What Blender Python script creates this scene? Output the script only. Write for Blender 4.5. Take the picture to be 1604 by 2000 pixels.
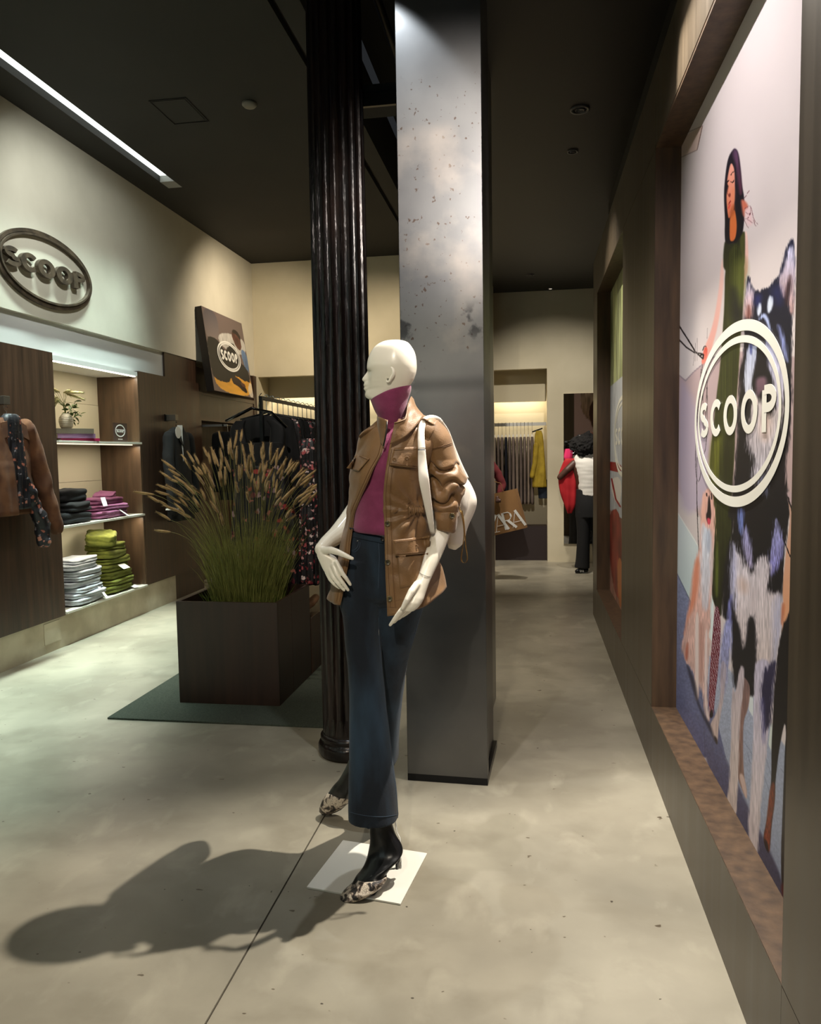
import bpy, bmesh, math, random
import numpy as np
from mathutils import Vector, Matrix, noise
for o in list(bpy.data.objects): bpy.data.objects.remove(o)
S = bpy.context.scene
COL = S.collection
PI = math.pi
# ------------------------------------------------------------------ camera
FPX, YAW, PITCH, ROLL, CAMH = 1491.46, -.159467, -.0750321, -.0165354, 1.5
_f = Vector((math.sin(YAW)*math.cos(PITCH), math.cos(YAW)*math.cos(PITCH), math.sin(PITCH)))
_r = Vector((math.cos(YAW), -math.sin(YAW), 0)); _u = _r.cross(_f)
_c, _s = math.cos(ROLL), math.sin(ROLL)
CR = _r*_c+_u*_s; CU = -_r*_s+_u*_c; CF = _f
CAMP = Vector((0, 0, CAMH))
cd = bpy.data.cameras.new('camera'); cam = bpy.data.objects.new('camera', cd); COL.objects.link(cam)
cam.matrix_world = Matrix(((CR.x, CU.x, -CF.x, 0), (CR.y, CU.y, -CF.y, 0), (CR.z, CU.z, -CF.z, CAMH), (0, 0, 0, 1)))
cd.sensor_fit = 'HORIZONTAL'; cd.sensor_width = 36; cd.lens = FPX/1604*36; cd.clip_start = .05; cd.clip_end = 60
S.camera = cam
# ------------------------------------------------------------------ world, exposure, lights
w = bpy.data.worlds.new('world'); S.world = w; w.use_nodes = True
w.node_tree.nodes['Background'].inputs[0].default_value = (.75, .82, .9, 1)
w.node_tree.nodes['Background'].inputs[1].default_value = .02
S.view_settings.view_transform = 'Standard'; S.view_settings.look = 'None'
S.view_settings.exposure = 0.15; S.view_settings.gamma = 1; S.view_settings.use_curve_mapping = False
WARM = (1, .84, .62); NEUT = (1, .925, .81); COOL = (.79, 1, .94)
def area(name, loc, rot, sx, sy, power, col, spread=PI):
    l = bpy.data.lights.new(name, 'AREA'); l.shape = 'RECTANGLE'; l.size = sx; l.size_y = sy
    l.energy = power; l.color = col; l.spread = spread
    o = bpy.data.objects.new(name, l); o.location = loc; o.rotation_euler = rot; COL.objects.link(o); return o
def spot(name, loc, target, power, col, cone=60, blend=.5, r=.03):
    l = bpy.data.lights.new(name, 'SPOT'); l.energy = power; l.color = col; l.spot_size = math.radians(cone)
    l.spot_blend = blend; l.shadow_soft_size = r
    o = bpy.data.objects.new(name, l); o.location = loc; COL.objects.link(o)
    o.rotation_euler = (Vector(target)-Vector(loc)).to_track_quat('-Z', 'Y').to_euler(); return o
KEY = (.46, 2.97, 3.5)
spot('key_spot', KEY, (-.35, 1.7, 0), 600, NEUT, 118, .5, .016)
spot('front_spot', (-.35, -.9, 3.5), (-.45, 2.8, 1.2), 250, (1, .89, .72), 32, .6, .03)
spot('side_spot', (-.95, 2.1, 3.6), (-.1, 2.4, 0), 22, NEUT, 70, .6, .03)
spot('pillar_spot', (-.70, 3.20, 3.64), (-.38, 3.40, 2.1), 75, (.86, .94, 1), 62, .35, .02)
spot('pillar_warm_spot', (-.12, -.4, 3.6), (-.36, 3.37, 2.70), 620, (1, .92, .84), 20, .95, .03)
spot('poster_spot_a', (-.5, 2.3, 3.6), (.66, 2.6, 1.9), 175, (1, .95, .98), 80, .9, .02)
spot('poster_spot_b', (-.15, 5.6, 3.6), (.5, 5.6, 1.2), 160, NEUT, 85, .8, .03)
spot('back_spot', (.3, 8.3, 3.55), (.3, 10.5, 1.4), 150, NEUT, 80, .8, .03)
spot('back_floor_spot', (-.1, 8.4, 3.55), (.1, 9.6, 0), 210, NEUT, 50, .7, .03)
spot('corner_spot', (-2.5, 8.5, 4.02), (-3.7, 9.5, 2.2), 120, WARM, 125, 1, .03)
spot('corner_spot_b', (-1.7, 8.3, 4.0), (-2.0, 10.0, 1.9), 130, WARM, 100, .9, .03)
spot('rack_spot', (-1.3, 3.2, 4.0), (-1.9, 5.2, 1.0), 190, NEUT, 40, .7, .03)
spot('left_wall_spot', (-2.5, 4.9, 4.0), (-3.75, 5.9, 2.9), 75, (.97, 1, .95), 90, .9, .03)
spot('jacket_spot', (-1.9, 3.0, 4.0), (-3.6, 5.0, 1.2), 170, NEUT, 34, .7, .03)
area('slot_light', (-3.40, 3.2, 4.155), (0, 0, 0), .10, 7.4, 105, COOL, math.radians(46))
area('shopfront_light', (-2.6, -2.2, 2.2), (math.radians(70), 0, 0), 2.0, 2.6, 12, (.75, .95, .93))
# ------------------------------------------------------------------ pixel rays at a chosen real depth
def ray(px, py): return CF + CR*((px-802)/FPX) - CU*((py-1000)/FPX)
def at(px, py, Y): v = ray(px, py); return CAMP + v*(Y/v.y)
def atx(px, py, X): v = ray(px, py); return CAMP + v*(X/v.x)
def atz(px, py, z=0): v = ray(px, py); return CAMP + v*((z-CAMH)/v.z)
def proj(P):
    d = P-CAMP; z = d.dot(CF); return 802+FPX*d.dot(CR)/z, 1000-FPX*d.dot(CU)/z
# ------------------------------------------------------------------ materials
def lin(c):
    return tuple((x/255/12.92 if x/255 <= .04045 else ((x/255+.055)/1.055)**2.4) for x in c)
MATS = {}
def mat(name, c, rough=.6, metal=0, c2=None, scale=8, stretch=(1, 1, 1), bump=0, bscale=None, detail=6, lo=.35, hi=.65, coat=0, sheen=0, spec=.5, emit=None, es=0, trans=0, alpha=1, rvar=0):
    if name in MATS: return MATS[name]
    m = bpy.data.materials.new(name); m.use_nodes = True; n = m.node_tree.nodes; L = m.node_tree.links
    b = n['Principled BSDF']; MATS[name] = m
    b.inputs['Base Color'].default_value = (*lin(c), 1); b.inputs['Roughness'].default_value = rough
    b.inputs['Metallic'].default_value = metal; b.inputs['Specular IOR Level'].default_value = spec
    b.inputs['Coat Weight'].default_value = coat; b.inputs['Sheen Weight'].default_value = sheen
    b.inputs['Transmission Weight'].default_value = trans
    if emit: b.inputs['Emission Color'].default_value = (*lin(emit), 1); b.inputs['Emission Strength'].default_value = es
    if c2 or bump or rvar:
        tc = n.new('ShaderNodeTexCoord'); mp = n.new('ShaderNodeMapping'); mp.inputs['Scale'].default_value = stretch
        L.new(tc.outputs['Object'], mp.inputs[0])
        t = n.new('ShaderNodeTexNoise'); t.inputs['Scale'].default_value = scale; t.inputs['Detail'].default_value = detail
        L.new(mp.outputs[0], t.inputs['Vector'])
        if c2:
            r = n.new('ShaderNodeValToRGB'); r.color_ramp.elements[0].position = lo; r.color_ramp.elements[1].position = hi
            r.color_ramp.elements[0].color = (*lin(c), 1); r.color_ramp.elements[1].color = (*lin(c2), 1)
            L.new(t.outputs[0], r.inputs[0]); L.new(r.outputs[0], b.inputs['Base Color'])
        if rvar:
            mr = n.new('ShaderNodeMapRange'); mr.inputs[3].default_value = rough-rvar; mr.inputs[4].default_value = rough+rvar
            L.new(t.outputs[0], mr.inputs[0]); L.new(mr.outputs[0], b.inputs['Roughness'])
        if bump:
            t2 = n.new('ShaderNodeTexNoise'); t2.inputs['Scale'].default_value = bscale or scale; t2.inputs['Detail'].default_value = 4
            L.new(mp.outputs[0], t2.inputs['Vector'])
            bp = n.new('ShaderNodeBump'); bp.inputs['Strength'].default_value = bump; bp.inputs['Distance'].default_value = .01
            L.new(t2.outputs[0], bp.inputs['Height']); L.new(bp.outputs[0], b.inputs['Normal'])
    return m
def vcmat(name, rough=.5, spec=.4):
    m = mat(name, (200, 200, 200), rough, spec=spec); n = m.node_tree.nodes
    a = n.new('ShaderNodeVertexColor'); a.layer_name = 'Col'
    m.node_tree.links.new(a.outputs[0], n['Principled BSDF'].inputs['Base Color']); return m
def floral(name, base, cols, scale=38, th=.5):
    m = mat(name, base, .55, bump=.2, bscale=60); n = m.node_tree.nodes; L = m.node_tree.links; b = n['Principled BSDF']
    tc = n.new('ShaderNodeTexCoord'); v = n.new('ShaderNodeTexVoronoi'); v.inputs['Scale'].default_value = scale
    nz = n.new('ShaderNodeTexNoise'); nz.inputs['Scale'].default_value = scale*.8; nz.inputs['Detail'].default_value = 3
    mx = n.new('ShaderNodeMixRGB'); mx.inputs[0].default_value = .06; L.new(tc.outputs['Object'], mx.inputs[1]); L.new(nz.outputs['Color'], mx.inputs[2])
    L.new(tc.outputs['Object'], nz.inputs['Vector']); L.new(mx.outputs[0], v.inputs['Vector'])
    r = n.new('ShaderNodeValToRGB'); r.color_ramp.interpolation = 'CONSTANT'
    els = r.color_ramp.elements; els[0].position = 0; els[0].color = (*lin(base), 1); els[1].position = th; els[1].color = (*lin(cols[0]), 1)
    for i, c in enumerate(cols[1:]): e = els.new(th+(1-th)*(i+1)/len(cols)); e.color = (*lin(c), 1)
    sp = n.new('ShaderNodeSeparateColor'); L.new(v.outputs['Color'], sp.inputs[0]); L.new(sp.outputs[0], r.inputs[0])
    r2 = n.new('ShaderNodeValToRGB'); r2.color_ramp.elements[0].position = .35; r2.color_ramp.elements[1].position = .5
    r2.color_ramp.elements[0].color = (1, 1, 1, 1); r2.color_ramp.elements[1].color = (0, 0, 0, 1)
    L.new(v.outputs['Distance'], r2.inputs[0])
    m2 = n.new('ShaderNodeMixRGB'); m2.inputs[1].default_value = (*lin(base), 1); L.new(r2.outputs[0], m2.inputs[0]); L.new(r.outputs[0], m2.inputs[2])
    L.new(m2.outputs[0], b.inputs['Base Color']); return m
# ------------------------------------------------------------------ mesh helpers
class MB:
    def __init__(s): s.v = []; s.f = []
    def add(s, vs, fs):
        k = len(s.v); s.v += [tuple(p) for p in vs]; s.f += [tuple(i+k for i in f) for f in fs]
    def box(s, x0, x1, y0, y1, z0, z1):
        s.add([(x0, y0, z0), (x1, y0, z0), (x1, y1, z0), (x0, y1, z0), (x0, y0, z1), (x1, y0, z1), (x1, y1, z1), (x0, y1, z1)],
              [(3, 2, 1, 0), (4, 5, 6, 7), (0, 1, 5, 4), (1, 2, 6, 5), (2, 3, 7, 6), (3, 0, 4, 7)]); return s
    def obox(s, o, u, v, w):
        o, u, v, w = map(Vector, (o, u, v, w)); P = [o, o+u, o+u+v, o+v]; P += [p+w for p in P]
        s.add(P, [(3, 2, 1, 0), (4, 5, 6, 7), (0, 1, 5, 4), (1, 2, 6, 5), (2, 3, 7, 6), (3, 0, 4, 7)]); return s
    def loft(s, rings, closed=True, cap=True):
        n = len(rings[0]); k = len(s.v)
        for r in rings: s.v += [tuple(p) for p in r]
        m = n if closed else n-1
        for i in range(len(rings)-1):
            for j in range(m):
                a = k+i*n+j; b = k+i*n+(j+1) % n; s.f.append((a, b, b+n, a+n))
        if cap and closed:
            s.f.append(tuple(k+j for j in range(n))[::-1]); e = k+(len(rings)-1)*n; s.f.append(tuple(e+j for j in range(n)))
        return s
    def tube(s, pts, r, n=8, cap=True, flat=1, closed=False):
        pts = [Vector(p) for p in pts]; rs = r if isinstance(r, (list, tuple)) else [r]*len(pts)
        rings = []; up = None; N = len(pts)
        for i, p in enumerate(pts):
            if closed: t = pts[(i+1) % N]-pts[i-1]
            else: t = pts[min(i+1, N-1)]-pts[max(i-1, 0)]
            t.normalize()
            if up is None:
                up = Vector((0, 0, 1)) if abs(t.z) < .9 else Vector((0, 1, 0))
            a = t.cross(up).normalized(); up = a.cross(t).normalized()
            rings.append([p+(a*math.cos(q)+up*math.sin(q)*flat)*rs[i] for q in [2*PI*j/n for j in range(n)]])
        if closed: rings.append(rings[0]); cap = False
        s.loft(rings, True, cap); return s
    def capsule(s, pts, rs, n=12):
        pts = [Vector(p) for p in pts]
        a = (pts[0]-pts[1]).normalized(); b = (pts[-1]-pts[-2]).normalized()
        P = [pts[0]+a*rs[0]*.95, pts[0]+a*rs[0]*.7]+pts+[pts[-1]+b*rs[-1]*.7, pts[-1]+b*rs[-1]*.95]
        s.tube(P, [rs[0]*.3, rs[0]*.72]+list(rs)+[rs[-1]*.72, rs[-1]*.3], n); return s
    def build(s, name, m, parent=None, smooth=False, bevel=0, seg=2):
        me = bpy.data.meshes.new(name); me.from_pydata(s.v, [], s.f); me.update()
        bm = bmesh.new(); bm.from_mesh(me); bmesh.ops.recalc_face_normals(bm, faces=bm.faces); bm.to_mesh(me); bm.free()
        return link(name, me, m, parent, smooth, bevel, seg)
def link(name, me, m, parent=None, smooth=False, bevel=0, seg=2):
    me.name = name
    if m is not None:
        me.materials.clear(); me.materials.append(m)
    if smooth: me.shade_smooth()
    o = bpy.data.objects.new(name, me); COL.objects.link(o)
    if parent: o.parent = parent; o.matrix_parent_inverse = Matrix.Translation(-parent.matrix_basis.translation) if parent.parent is None else parent_inv(parent)
    if bevel:
        b = o.modifiers.new('b', 'BEVEL'); b.width = bevel; b.segments = seg; b.limit_method = 'ANGLE'; b.harden_normals = False
    return o
def world(o):
    m = o.matrix_basis.copy()
    if o.parent: m = world(o.parent) @ o.matrix_parent_inverse @ m
    return m
def parent_inv(p): return world(p).inverted()
def tag(o, label=None, cat=None, group=None, kind=None):
    if label: o['label'] = label
    if cat: o['category'] = cat
    if group: o['group'] = group
    if kind: o['kind'] = kind
    return o
def thing(name, label, cat, loc=(0, 0, 0), group=None, kind=None):
    o = bpy.data.objects.new(name, None); o.location = loc; o.empty_display_size = .05; COL.objects.link(o)
    return tag(o, label, cat, group, kind)
def struct(name, loc=(0, 0, 0)):
    o = bpy.data.objects.new(name, None); o.location = loc; COL.objects.link(o); o['kind'] = 'structure'; return o
def copy_tree(o, parent=None):
    c = o.copy(); COL.objects.link(c)
    if parent: c.parent = parent
    for ch in [q for q in bpy.data.objects if q.parent == o and q != c]: copy_tree(ch, c)
    return c
def interp(rows, n):
    rows = np.array(rows, float); m = len(rows)
    d = np.zeros(m)
    for i in range(1, m): d[i] = d[i-1]+max(1e-6, np.linalg.norm(rows[i]-rows[i-1]))
    out = []
    for t in np.linspace(0, d[-1], n):
        i = min(max(np.searchsorted(d, t)-1, 0), m-2); u = (t-d[i])/(d[i+1]-d[i])
        p0 = rows[max(i-1, 0)]; p1 = rows[i]; p2 = rows[i+1]; p3 = rows[min(i+2, m-1)]
        m1 = (p2-p0)/2; m2 = (p3-p1)/2
        # keep tangents modest where spacing is uneven
        s = d[i+1]-d[i]; a = d[min(i+1, m-1)]-d[max(i-1, 0)]; b = d[min(i+2, m-1)]-d[i]
        m1 = (p2-p0)*s/max(a, 1e-6); m2 = (p3-p1)*s/max(b, 1e-6)
        out.append((2*u**3-3*u**2+1)*p1+(u**3-2*u**2+u)*m1+(-2*u**3+3*u**2)*p2+(u**3-u**2)*m2)
    return out
def ell(l, r, Y, b, n=24, k=1, yo=0):
    """ring whose left and right silhouette points lie at pixels l, r on the plane Y; b = half depth"""
    A = at(l[0], l[1], Y); B = at(r[0], r[1], Y); c = (A+B)/2; u = (B-A)/2
    out = []
    for j in range(n):
        q = 2*PI*j/n; cs = math.cos(q); sn = math.sin(q)
        x = math.copysign(abs(cs)**k, cs); y = math.copysign(abs(sn)**k, sn)
        out.append(c+u*x+Vector((0, b*y, 0)))
    return out
def sil(mb, rows, n=40, seg=28, k=1, cap=True):
    """rows: (lx,ly,rx,ry,Y,b) -> smooth loft matching those silhouettes"""
    R = interp(rows, n)
    mb.loft([ell(q[:2], q[2:4], q[4], q[5], seg, k) for q in R], True, cap); return mb
def fbm(p, s=1.0, seed=0):
    return noise.fractal(Vector(p)*s+Vector((seed*7.3, seed*3.1, seed*5.7)), .9, 2.0, 4)
def fused(name, mb, voxel, m, parent=None, it=4, disp=None, thick=None):
    me = bpy.data.meshes.new('t'); me.from_pydata(mb.v, [], mb.f)
    bm = bmesh.new(); bm.from_mesh(me); bmesh.ops.recalc_face_normals(bm, faces=bm.faces); bm.to_mesh(me); bm.free()
    o = bpy.data.objects.new('t', me); COL.objects.link(o)
    r = o.modifiers.new('r', 'REMESH'); r.mode = 'VOXEL'; r.voxel_size = voxel
    if it: s = o.modifiers.new('s', 'SMOOTH'); s.factor = .5; s.iterations = it
    dg = bpy.context.evaluated_depsgraph_get(); dg.update()
    me2 = bpy.data.meshes.new_from_object(o.evaluated_get(dg)); bpy.data.objects.remove(o); bpy.data.meshes.remove(me)
    if disp: displace(me2, disp)
    return link(name, me2, m, parent, True)
def displace(me, fn):
    nv = len(me.vertices); co = np.empty(nv*3); no = np.empty(nv*3)
    me.vertices.foreach_get('co', co); me.vertices.foreach_get('normal', no); co = co.reshape(-1, 3); no = no.reshape(-1, 3)
    for i in range(nv):
        d = fn(co[i], no[i]); co[i] += no[i]*d
    me.vertices.foreach_set('co', co.ravel()); me.update()
# letters as strokes: unit height, returns list of (points, closed) and advance width
def arc(cx, cy, rx, ry, a0, a1, n=20):
    return [(cx+rx*math.cos(math.radians(a0+(a1-a0)*i/n)), cy+ry*math.sin(math.radians(a0+(a1-a0)*i/n))) for i in range(n+1)]
def letter(ch, w):
    h = w/2
    if ch == 'S': return [(arc(.29, .74-h/4, .22, .26-h*.75, 35, 270, 16)+arc(.29, .25+h/4, .24, .25-h*.75, 90, -145, 16)[1:], False)], .58
    if ch == 'C': return [(arc(.42, .5, .42-h, .5-h, 42, 318, 24), False)], .72
    if ch == 'O': return [(arc(.42, .5, .42-h, .5-h, 0, 360, 28)[:-1], True)], .84
    if ch == 'P': return [([(h, 0), (h, 1-h)], False), ([(h, 1-h), (.26, 1-h)]+arc(.28, .71, .24, .29-h, 90, -90, 12)+[(h, .42+h)], False)], .58
def stroke(mb, pts, w, closed, org, U, V, N, thick, wx=1):
    pts = [np.array(p, float) for p in pts]; n = len(pts); a = []; b = []
    for i in range(n):
        if closed: t = pts[(i+1) % n]-pts[i-1]
        else: t = pts[min(i+1, n-1)]-pts[max(i-1, 0)]
        t /= np.linalg.norm(t)+1e-9; q = np.array([-t[1]*wx, t[0]])*w/2; a.append(pts[i]+q); b.append(pts[i]-q)
    W = lambda p, k: org+U*p[0]+V*p[1]+N*k
    rings = [[W(a[i], 0), W(b[i], 0), W(b[i], thick), W(a[i], thick)] for i in range(n)]
    if closed: rings.append(rings[0])
    mb.loft(rings, True, not closed)
def write(word, org, U, V, N, size, thick, sw, m, parent, gap=.14, name='letter', xs=1):
    """org: left end of the baseline; U,V unit vectors; letters as separate parts"""
    x = 0; out = []
    for ch in word:
        st, adv = letter(ch, sw)
        mb = MB()
        for i, (p, cl) in enumerate(st): stroke(mb, [((q[0]*xs+x)*size, q[1]*size) for q in p], sw*size, cl, org, U, V, N, thick+i*.0004, xs)
        out.append(mb.build(name, m, parent)); x += adv*xs+gap
    return out
def wordwidth(word, sw, gap=.14): return sum(letter(c, sw)[1]+gap for c in word)-gap
def ering(c, U, V, N, a, b, w, thick, m, parent, name='ring', n=96):
    mb = MB(); stroke(mb, [(a*math.cos(2*PI*i/n), b*math.sin(2*PI*i/n)) for i in range(n)], w, True, c, U, V, N, thick)
    return mb.build(name, m, parent)
# ------------------------------------------------------------------ palette
wood = mat('dark_walnut', (46, 32, 24), .42, c2=(78, 55, 40), scale=3, stretch=(9, 9, .6), bump=.08, bscale=6, lo=.3, hi=.75, rvar=.08)
wood_warm = mat('warm_walnut', (56, 41, 28), .5, c2=(86, 65, 45), scale=3.5, stretch=(7, 7, .8), bump=.08, bscale=6, lo=.3, hi=.7)
wood_olive = mat('smoked_wood', (62, 53, 41), .38, c2=(86, 74, 58), scale=2.2, stretch=(8, 8, .35), lo=.3, hi=.75, rvar=.1)
black = mat('black_paint', (20, 19, 18), .75)
ceil_m = mat('ceiling_paint', (31, 29, 25), .8, c2=(36, 33, 28), scale=2)
white_w = mat('wall_plaster', (214, 208, 190), .85, c2=(222, 216, 198), scale=3, bump=.03, bscale=40)
cream = mat('cream_paint', (208, 198, 170), .85)
fascia_m = mat('fascia_paint', (222, 222, 218), .8)
plinth_m = mat('plinth_concrete', (172, 160, 136), .7, c2=(196, 186, 162), scale=4, bump=.05)
metal_d = mat('dark_steel', (60, 58, 56), .35, .9)
blackm = mat('black_metal', (14, 14, 14), .35, .3)
chrome = mat('chrome', (215, 215, 215), .12, 1)
white_g = mat('white_card', (238, 238, 234), .5)
led = mat('led_strip', (255, 255, 255), .5, emit=(255, 246, 225), es=7)
slotm = mat('slot_diffuser', (255, 255, 255), .5, emit=(246, 255, 250), es=1.6)
# concrete floor
def floor_mat():
    m = mat('polished_concrete', (146, 139, 122), .36, c2=(172, 165, 147), scale=1.3, detail=9, lo=.3, hi=.7, bump=.03, bscale=14)
    n = m.node_tree.nodes; L = m.node_tree.links; b = n['Principled BSDF']; src = b.inputs['Base Color'].links[0].from_socket
    tc = n.new('ShaderNodeTexCoord')
    def layer(src, scale, detail, p0, p1, col, f, stretch=(1, 1, 1), dist=0):
        mp = n.new('ShaderNodeMapping'); mp.inputs['Scale'].default_value = stretch; L.new(tc.outputs['Object'], mp.inputs[0])
        t = n.new('ShaderNodeTexNoise'); t.inputs['Scale'].default_value = scale; t.inputs['Detail'].default_value = detail; t.inputs['Distortion'].default_value = dist
        L.new(mp.outputs[0], t.inputs['Vector'])
        r = n.new('ShaderNodeMapRange'); r.inputs[1].default_value = p0; r.inputs[2].default_value = p1; r.inputs[4].default_value = f
        L.new(t.outputs[0], r.inputs[0])
        x = n.new('ShaderNodeMixRGB'); x.inputs[2].default_value = (*lin(col), 1); L.new(r.outputs[0], x.inputs[0]); L.new(src, x.inputs[1]); return x.outputs[0]
    s = layer(src, 1.1, 9, .42, .66, (112, 107, 94), .7, (1, 1, 1), .2)
    s = layer(s, 3.6, 10, .5, .68, (126, 119, 103), .5, (1, 1.3, 1), .2)
    s = layer(s, 5, 10, .56, .7, (186, 179, 160), .35, (1.2, .8, 1), .3)
    s = layer(s, 17, 2, .73, .75, (78, 66, 50), .9, (1, 1.6, 1))
    s = layer(s, 34, 1, .79, .8, (60, 52, 42), .9)
    L.new(s, b.inputs['Base Color'])
    mr = n.new('ShaderNodeMapRange'); mr.inputs[3].default_value = .26; mr.inputs[4].default_value = .5
    t = n.new('ShaderNodeTexNoise'); t.inputs['Scale'].default_value = 1.7; t.inputs['Detail'].default_value = 8; L.new(tc.outputs['Object'], t.inputs['Vector'])
    L.new(t.outputs[0], mr.inputs[0]); L.new(mr.outputs[0], b.inputs['Roughness']); return m
fl = struct('floor'); fm = floor_mat()
JX = -.866
MB().box(-4.6, JX-.003, -3, 12.5, -.1, 0).build('slab', fm, fl)
MB().box(JX+.003, 2.2, -3, 12.5, -.1, 0).build('slab', fm, fl)
MB().box(JX-.004, JX+.004, -3, 12.5, -.1, -.006).build('joint_filler', mat('joint', (50, 42, 32), .9), fl)
# ceilings
LX, BY, BY2 = -3.75, 10.09, 10.58
c = struct('ceiling')
mb = MB()
mb.box(-4.6, -3.47, -3, 10.2, 4.11, 4.6).box(-3.33, -1.49, -3, 10.2, 4.11, 4.6).box(-1.45, -1.31, -3, 10.2, 4.11, 4.6)
mb.box(-3.47, -3.33, 7.15, 10.2, 4.11, 4.6).box(-1.5, -1.44, -3, 10.2, 4.16, 4.6)
mb.build('ceiling_panel', ceil_m, c)
MB().box(-3.47, -3.33, -3, 7.15, 4.2, 4.25).build('slot_back', white_g, c)
MB().box(-3.47, -3.33, 6.98, 7.15, 4.11, 4.2).build('slot_end', mat('slot_end_paint', (150, 150, 145), .6), c)
MB().box(-3.465, -3.335, -3, 6.97, 4.165, 4.185).build('diffuser', slotm, c)
mb = MB().box(-1.31, -.55, -3, 10.7, 4.75, 4.85).box(-1.31, -.55, 5.85, 6.05, 4.12, 4.28)
mb.build('service_void', mat('void_black', (10, 11, 13), .8), c)
MB().box(-1.31, -.57, 5.82, 5.85, 4.11, 4.2).build('cross_rail', metal_d, c)
c2 = struct('ceiling_right')
MB().box(-.57, 2.2, -3, 12.5, 3.66, 3.8).box(-.57, -.53, -3, 10.6, 3.8, 4.8).build('ceiling_panel', mat('dark_ceiling_paint', (22, 21, 22), .5), c2)
# pipes and dangling cable in the dark void
for i, (x, z) in enumerate(((-1.0, 4.5), (-.82, 4.6))):
    tag(MB().tube([(x, -2.5, z), (x, 9.8, z)], .03, 10).build('ceiling_pipe', blackm, smooth=True), ('upper', 'lower')[1-i]+' black service pipe running back in the open ceiling gap', 'pipe')
t = thing('hanging_chain', 'thin metal chain looping in the dark ceiling gap beside the steel pillar', 'chain', (-1.0, 6.6, 4.6))
mb = MB()
P = [(-1.02+.03*math.sin(i*.9), 6.2+i*.06, 4.45-.22*math.sin(i/30*PI)*(1 if i % 9 else .8)) for i in range(31)]
for i in range(30):
    a, b = Vector(P[i]), Vector(P[i+1]); m_ = (a+b)/2
    mb.tube([m_+Vector((.016*math.cos(q), .02*math.cos(q)*(i % 2), .022*math.sin(q))) for q in [2*PI*k/8 for k in range(8)]], .004, 5, closed=True)
tag(mb.build('link', metal_d, t), kind='stuff')
# left wall: upper plaster, fascia, plinth, wood panels
wl = struct('wall_left')
MB().box(LX-.3, LX, -3, BY, 2.60, 4.2).build('upper_wall', white_w, wl)
MB().box(LX-.3, LX-.03, -3, 7.5, 2.33, 2.60).build('fascia', fascia_m, wl)
PX = -3.73
b_ = MB().box(LX-.3, PX-.012, -3, 7.52, 0, .265); b_.build('plinth', plinth_m, wl)
MB().box(PX-.013, PX-.007, 5.30, 5.50, .07, .235).build('access_cover', plinth_m, wl, bevel=.001)
for (y0, y1, z0, z1, xf) in ((2.9, 4.2, .253, 2.347, PX), (4.203, 5.567, .253, 2.347, PX), (6.90, 8.28, .272, 2.342, PX)):
    MB().box(LX-.3, xf, y0, y1, z0, z1).build('panel', wood, wl)
MB().box(LX-.3, PX-.03, 7.5, 8.26, 0, 2.60).build('panel', wood, wl)
# display bay behind (poster ledge above, hanging below)
MB().box(LX-.34, LX-.26, 8.17, BY, 0, 2.60).build('bay_back', wood_warm, wl)
MB().box(LX-.3, PX, 8.28, 9.98, 2.22, 2.265).build('ledge', wood, wl)
MB().box(LX-.3, PX, 9.98, BY, 0, 2.60).build('bay_side', wood, wl)
MB().box(LX-.3, PX-.01, 8.28, 9.98, 1.93, 2.22).build('panel', wood, wl)
# niche shelving
t = thing('shelving_niche', 'lit wall niche with cream back, walnut sides and three pale shelves', 'shelf', (LX-.2, 6.2, .27))
NB = LX-.40
MB().box(NB-.03, NB, 5.5, 6.98, .25, .95).build('back_panel', cream, t)
MB().box(NB-.03, NB+.002, 5.5, 6.98, .953, 1.30).build('back_panel', cream, t)
MB().box(NB-.03, NB+.001, 5.5, 6.98, 1.303, 2.02).build('back_panel', cream, t)
MB().box(NB-.03, NB-.002, 5.5, 6.98, 2.023, 2.36).build('back_panel', cream, t)
MB().box(NB, PX-.002, 5.545, 5.567, .28, 2.32).build('side_panel', wood_warm, t)
MB().box(NB, PX-.002, 6.875, 6.9, .28, 2.32).build('side_panel', mat('amber_walnut', (66, 50, 36), .4, c2=(92, 71, 51), scale=3.5, stretch=(7, 7, .8), lo=.3, hi=.7), t)
MB().box(NB, PX, 5.567, 6.875, 2.29, 2.33).build('top_panel', fascia_m, t)
shm = mat('shelf_stone', (206, 203, 190), .5)
for z in (.28, .973, 1.66):
    MB().box(NB, PX+.02, 5.567, 6.875, z-.018, z).build('shelf', shm, t, bevel=.001)
led2 = mat('led_strip_low', (255, 255, 255), .5, emit=(255, 236, 205), es=1.2)
for z in (.955-.006, 1.642-.006, 2.29-.004):
    MB().box(PX-.03-(.06 if z < 2 else 0), PX-.012-(.06 if z < 2 else 0), 5.6, 6.86, z-.004, z+.004).build('light_strip', led if z > 2 else led2, t)
    area('niche_led', (PX-.035, 6.22, z-.012), (0, 0, 0), .02, 1.25, 5.0, (1, .9, .72))
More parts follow.
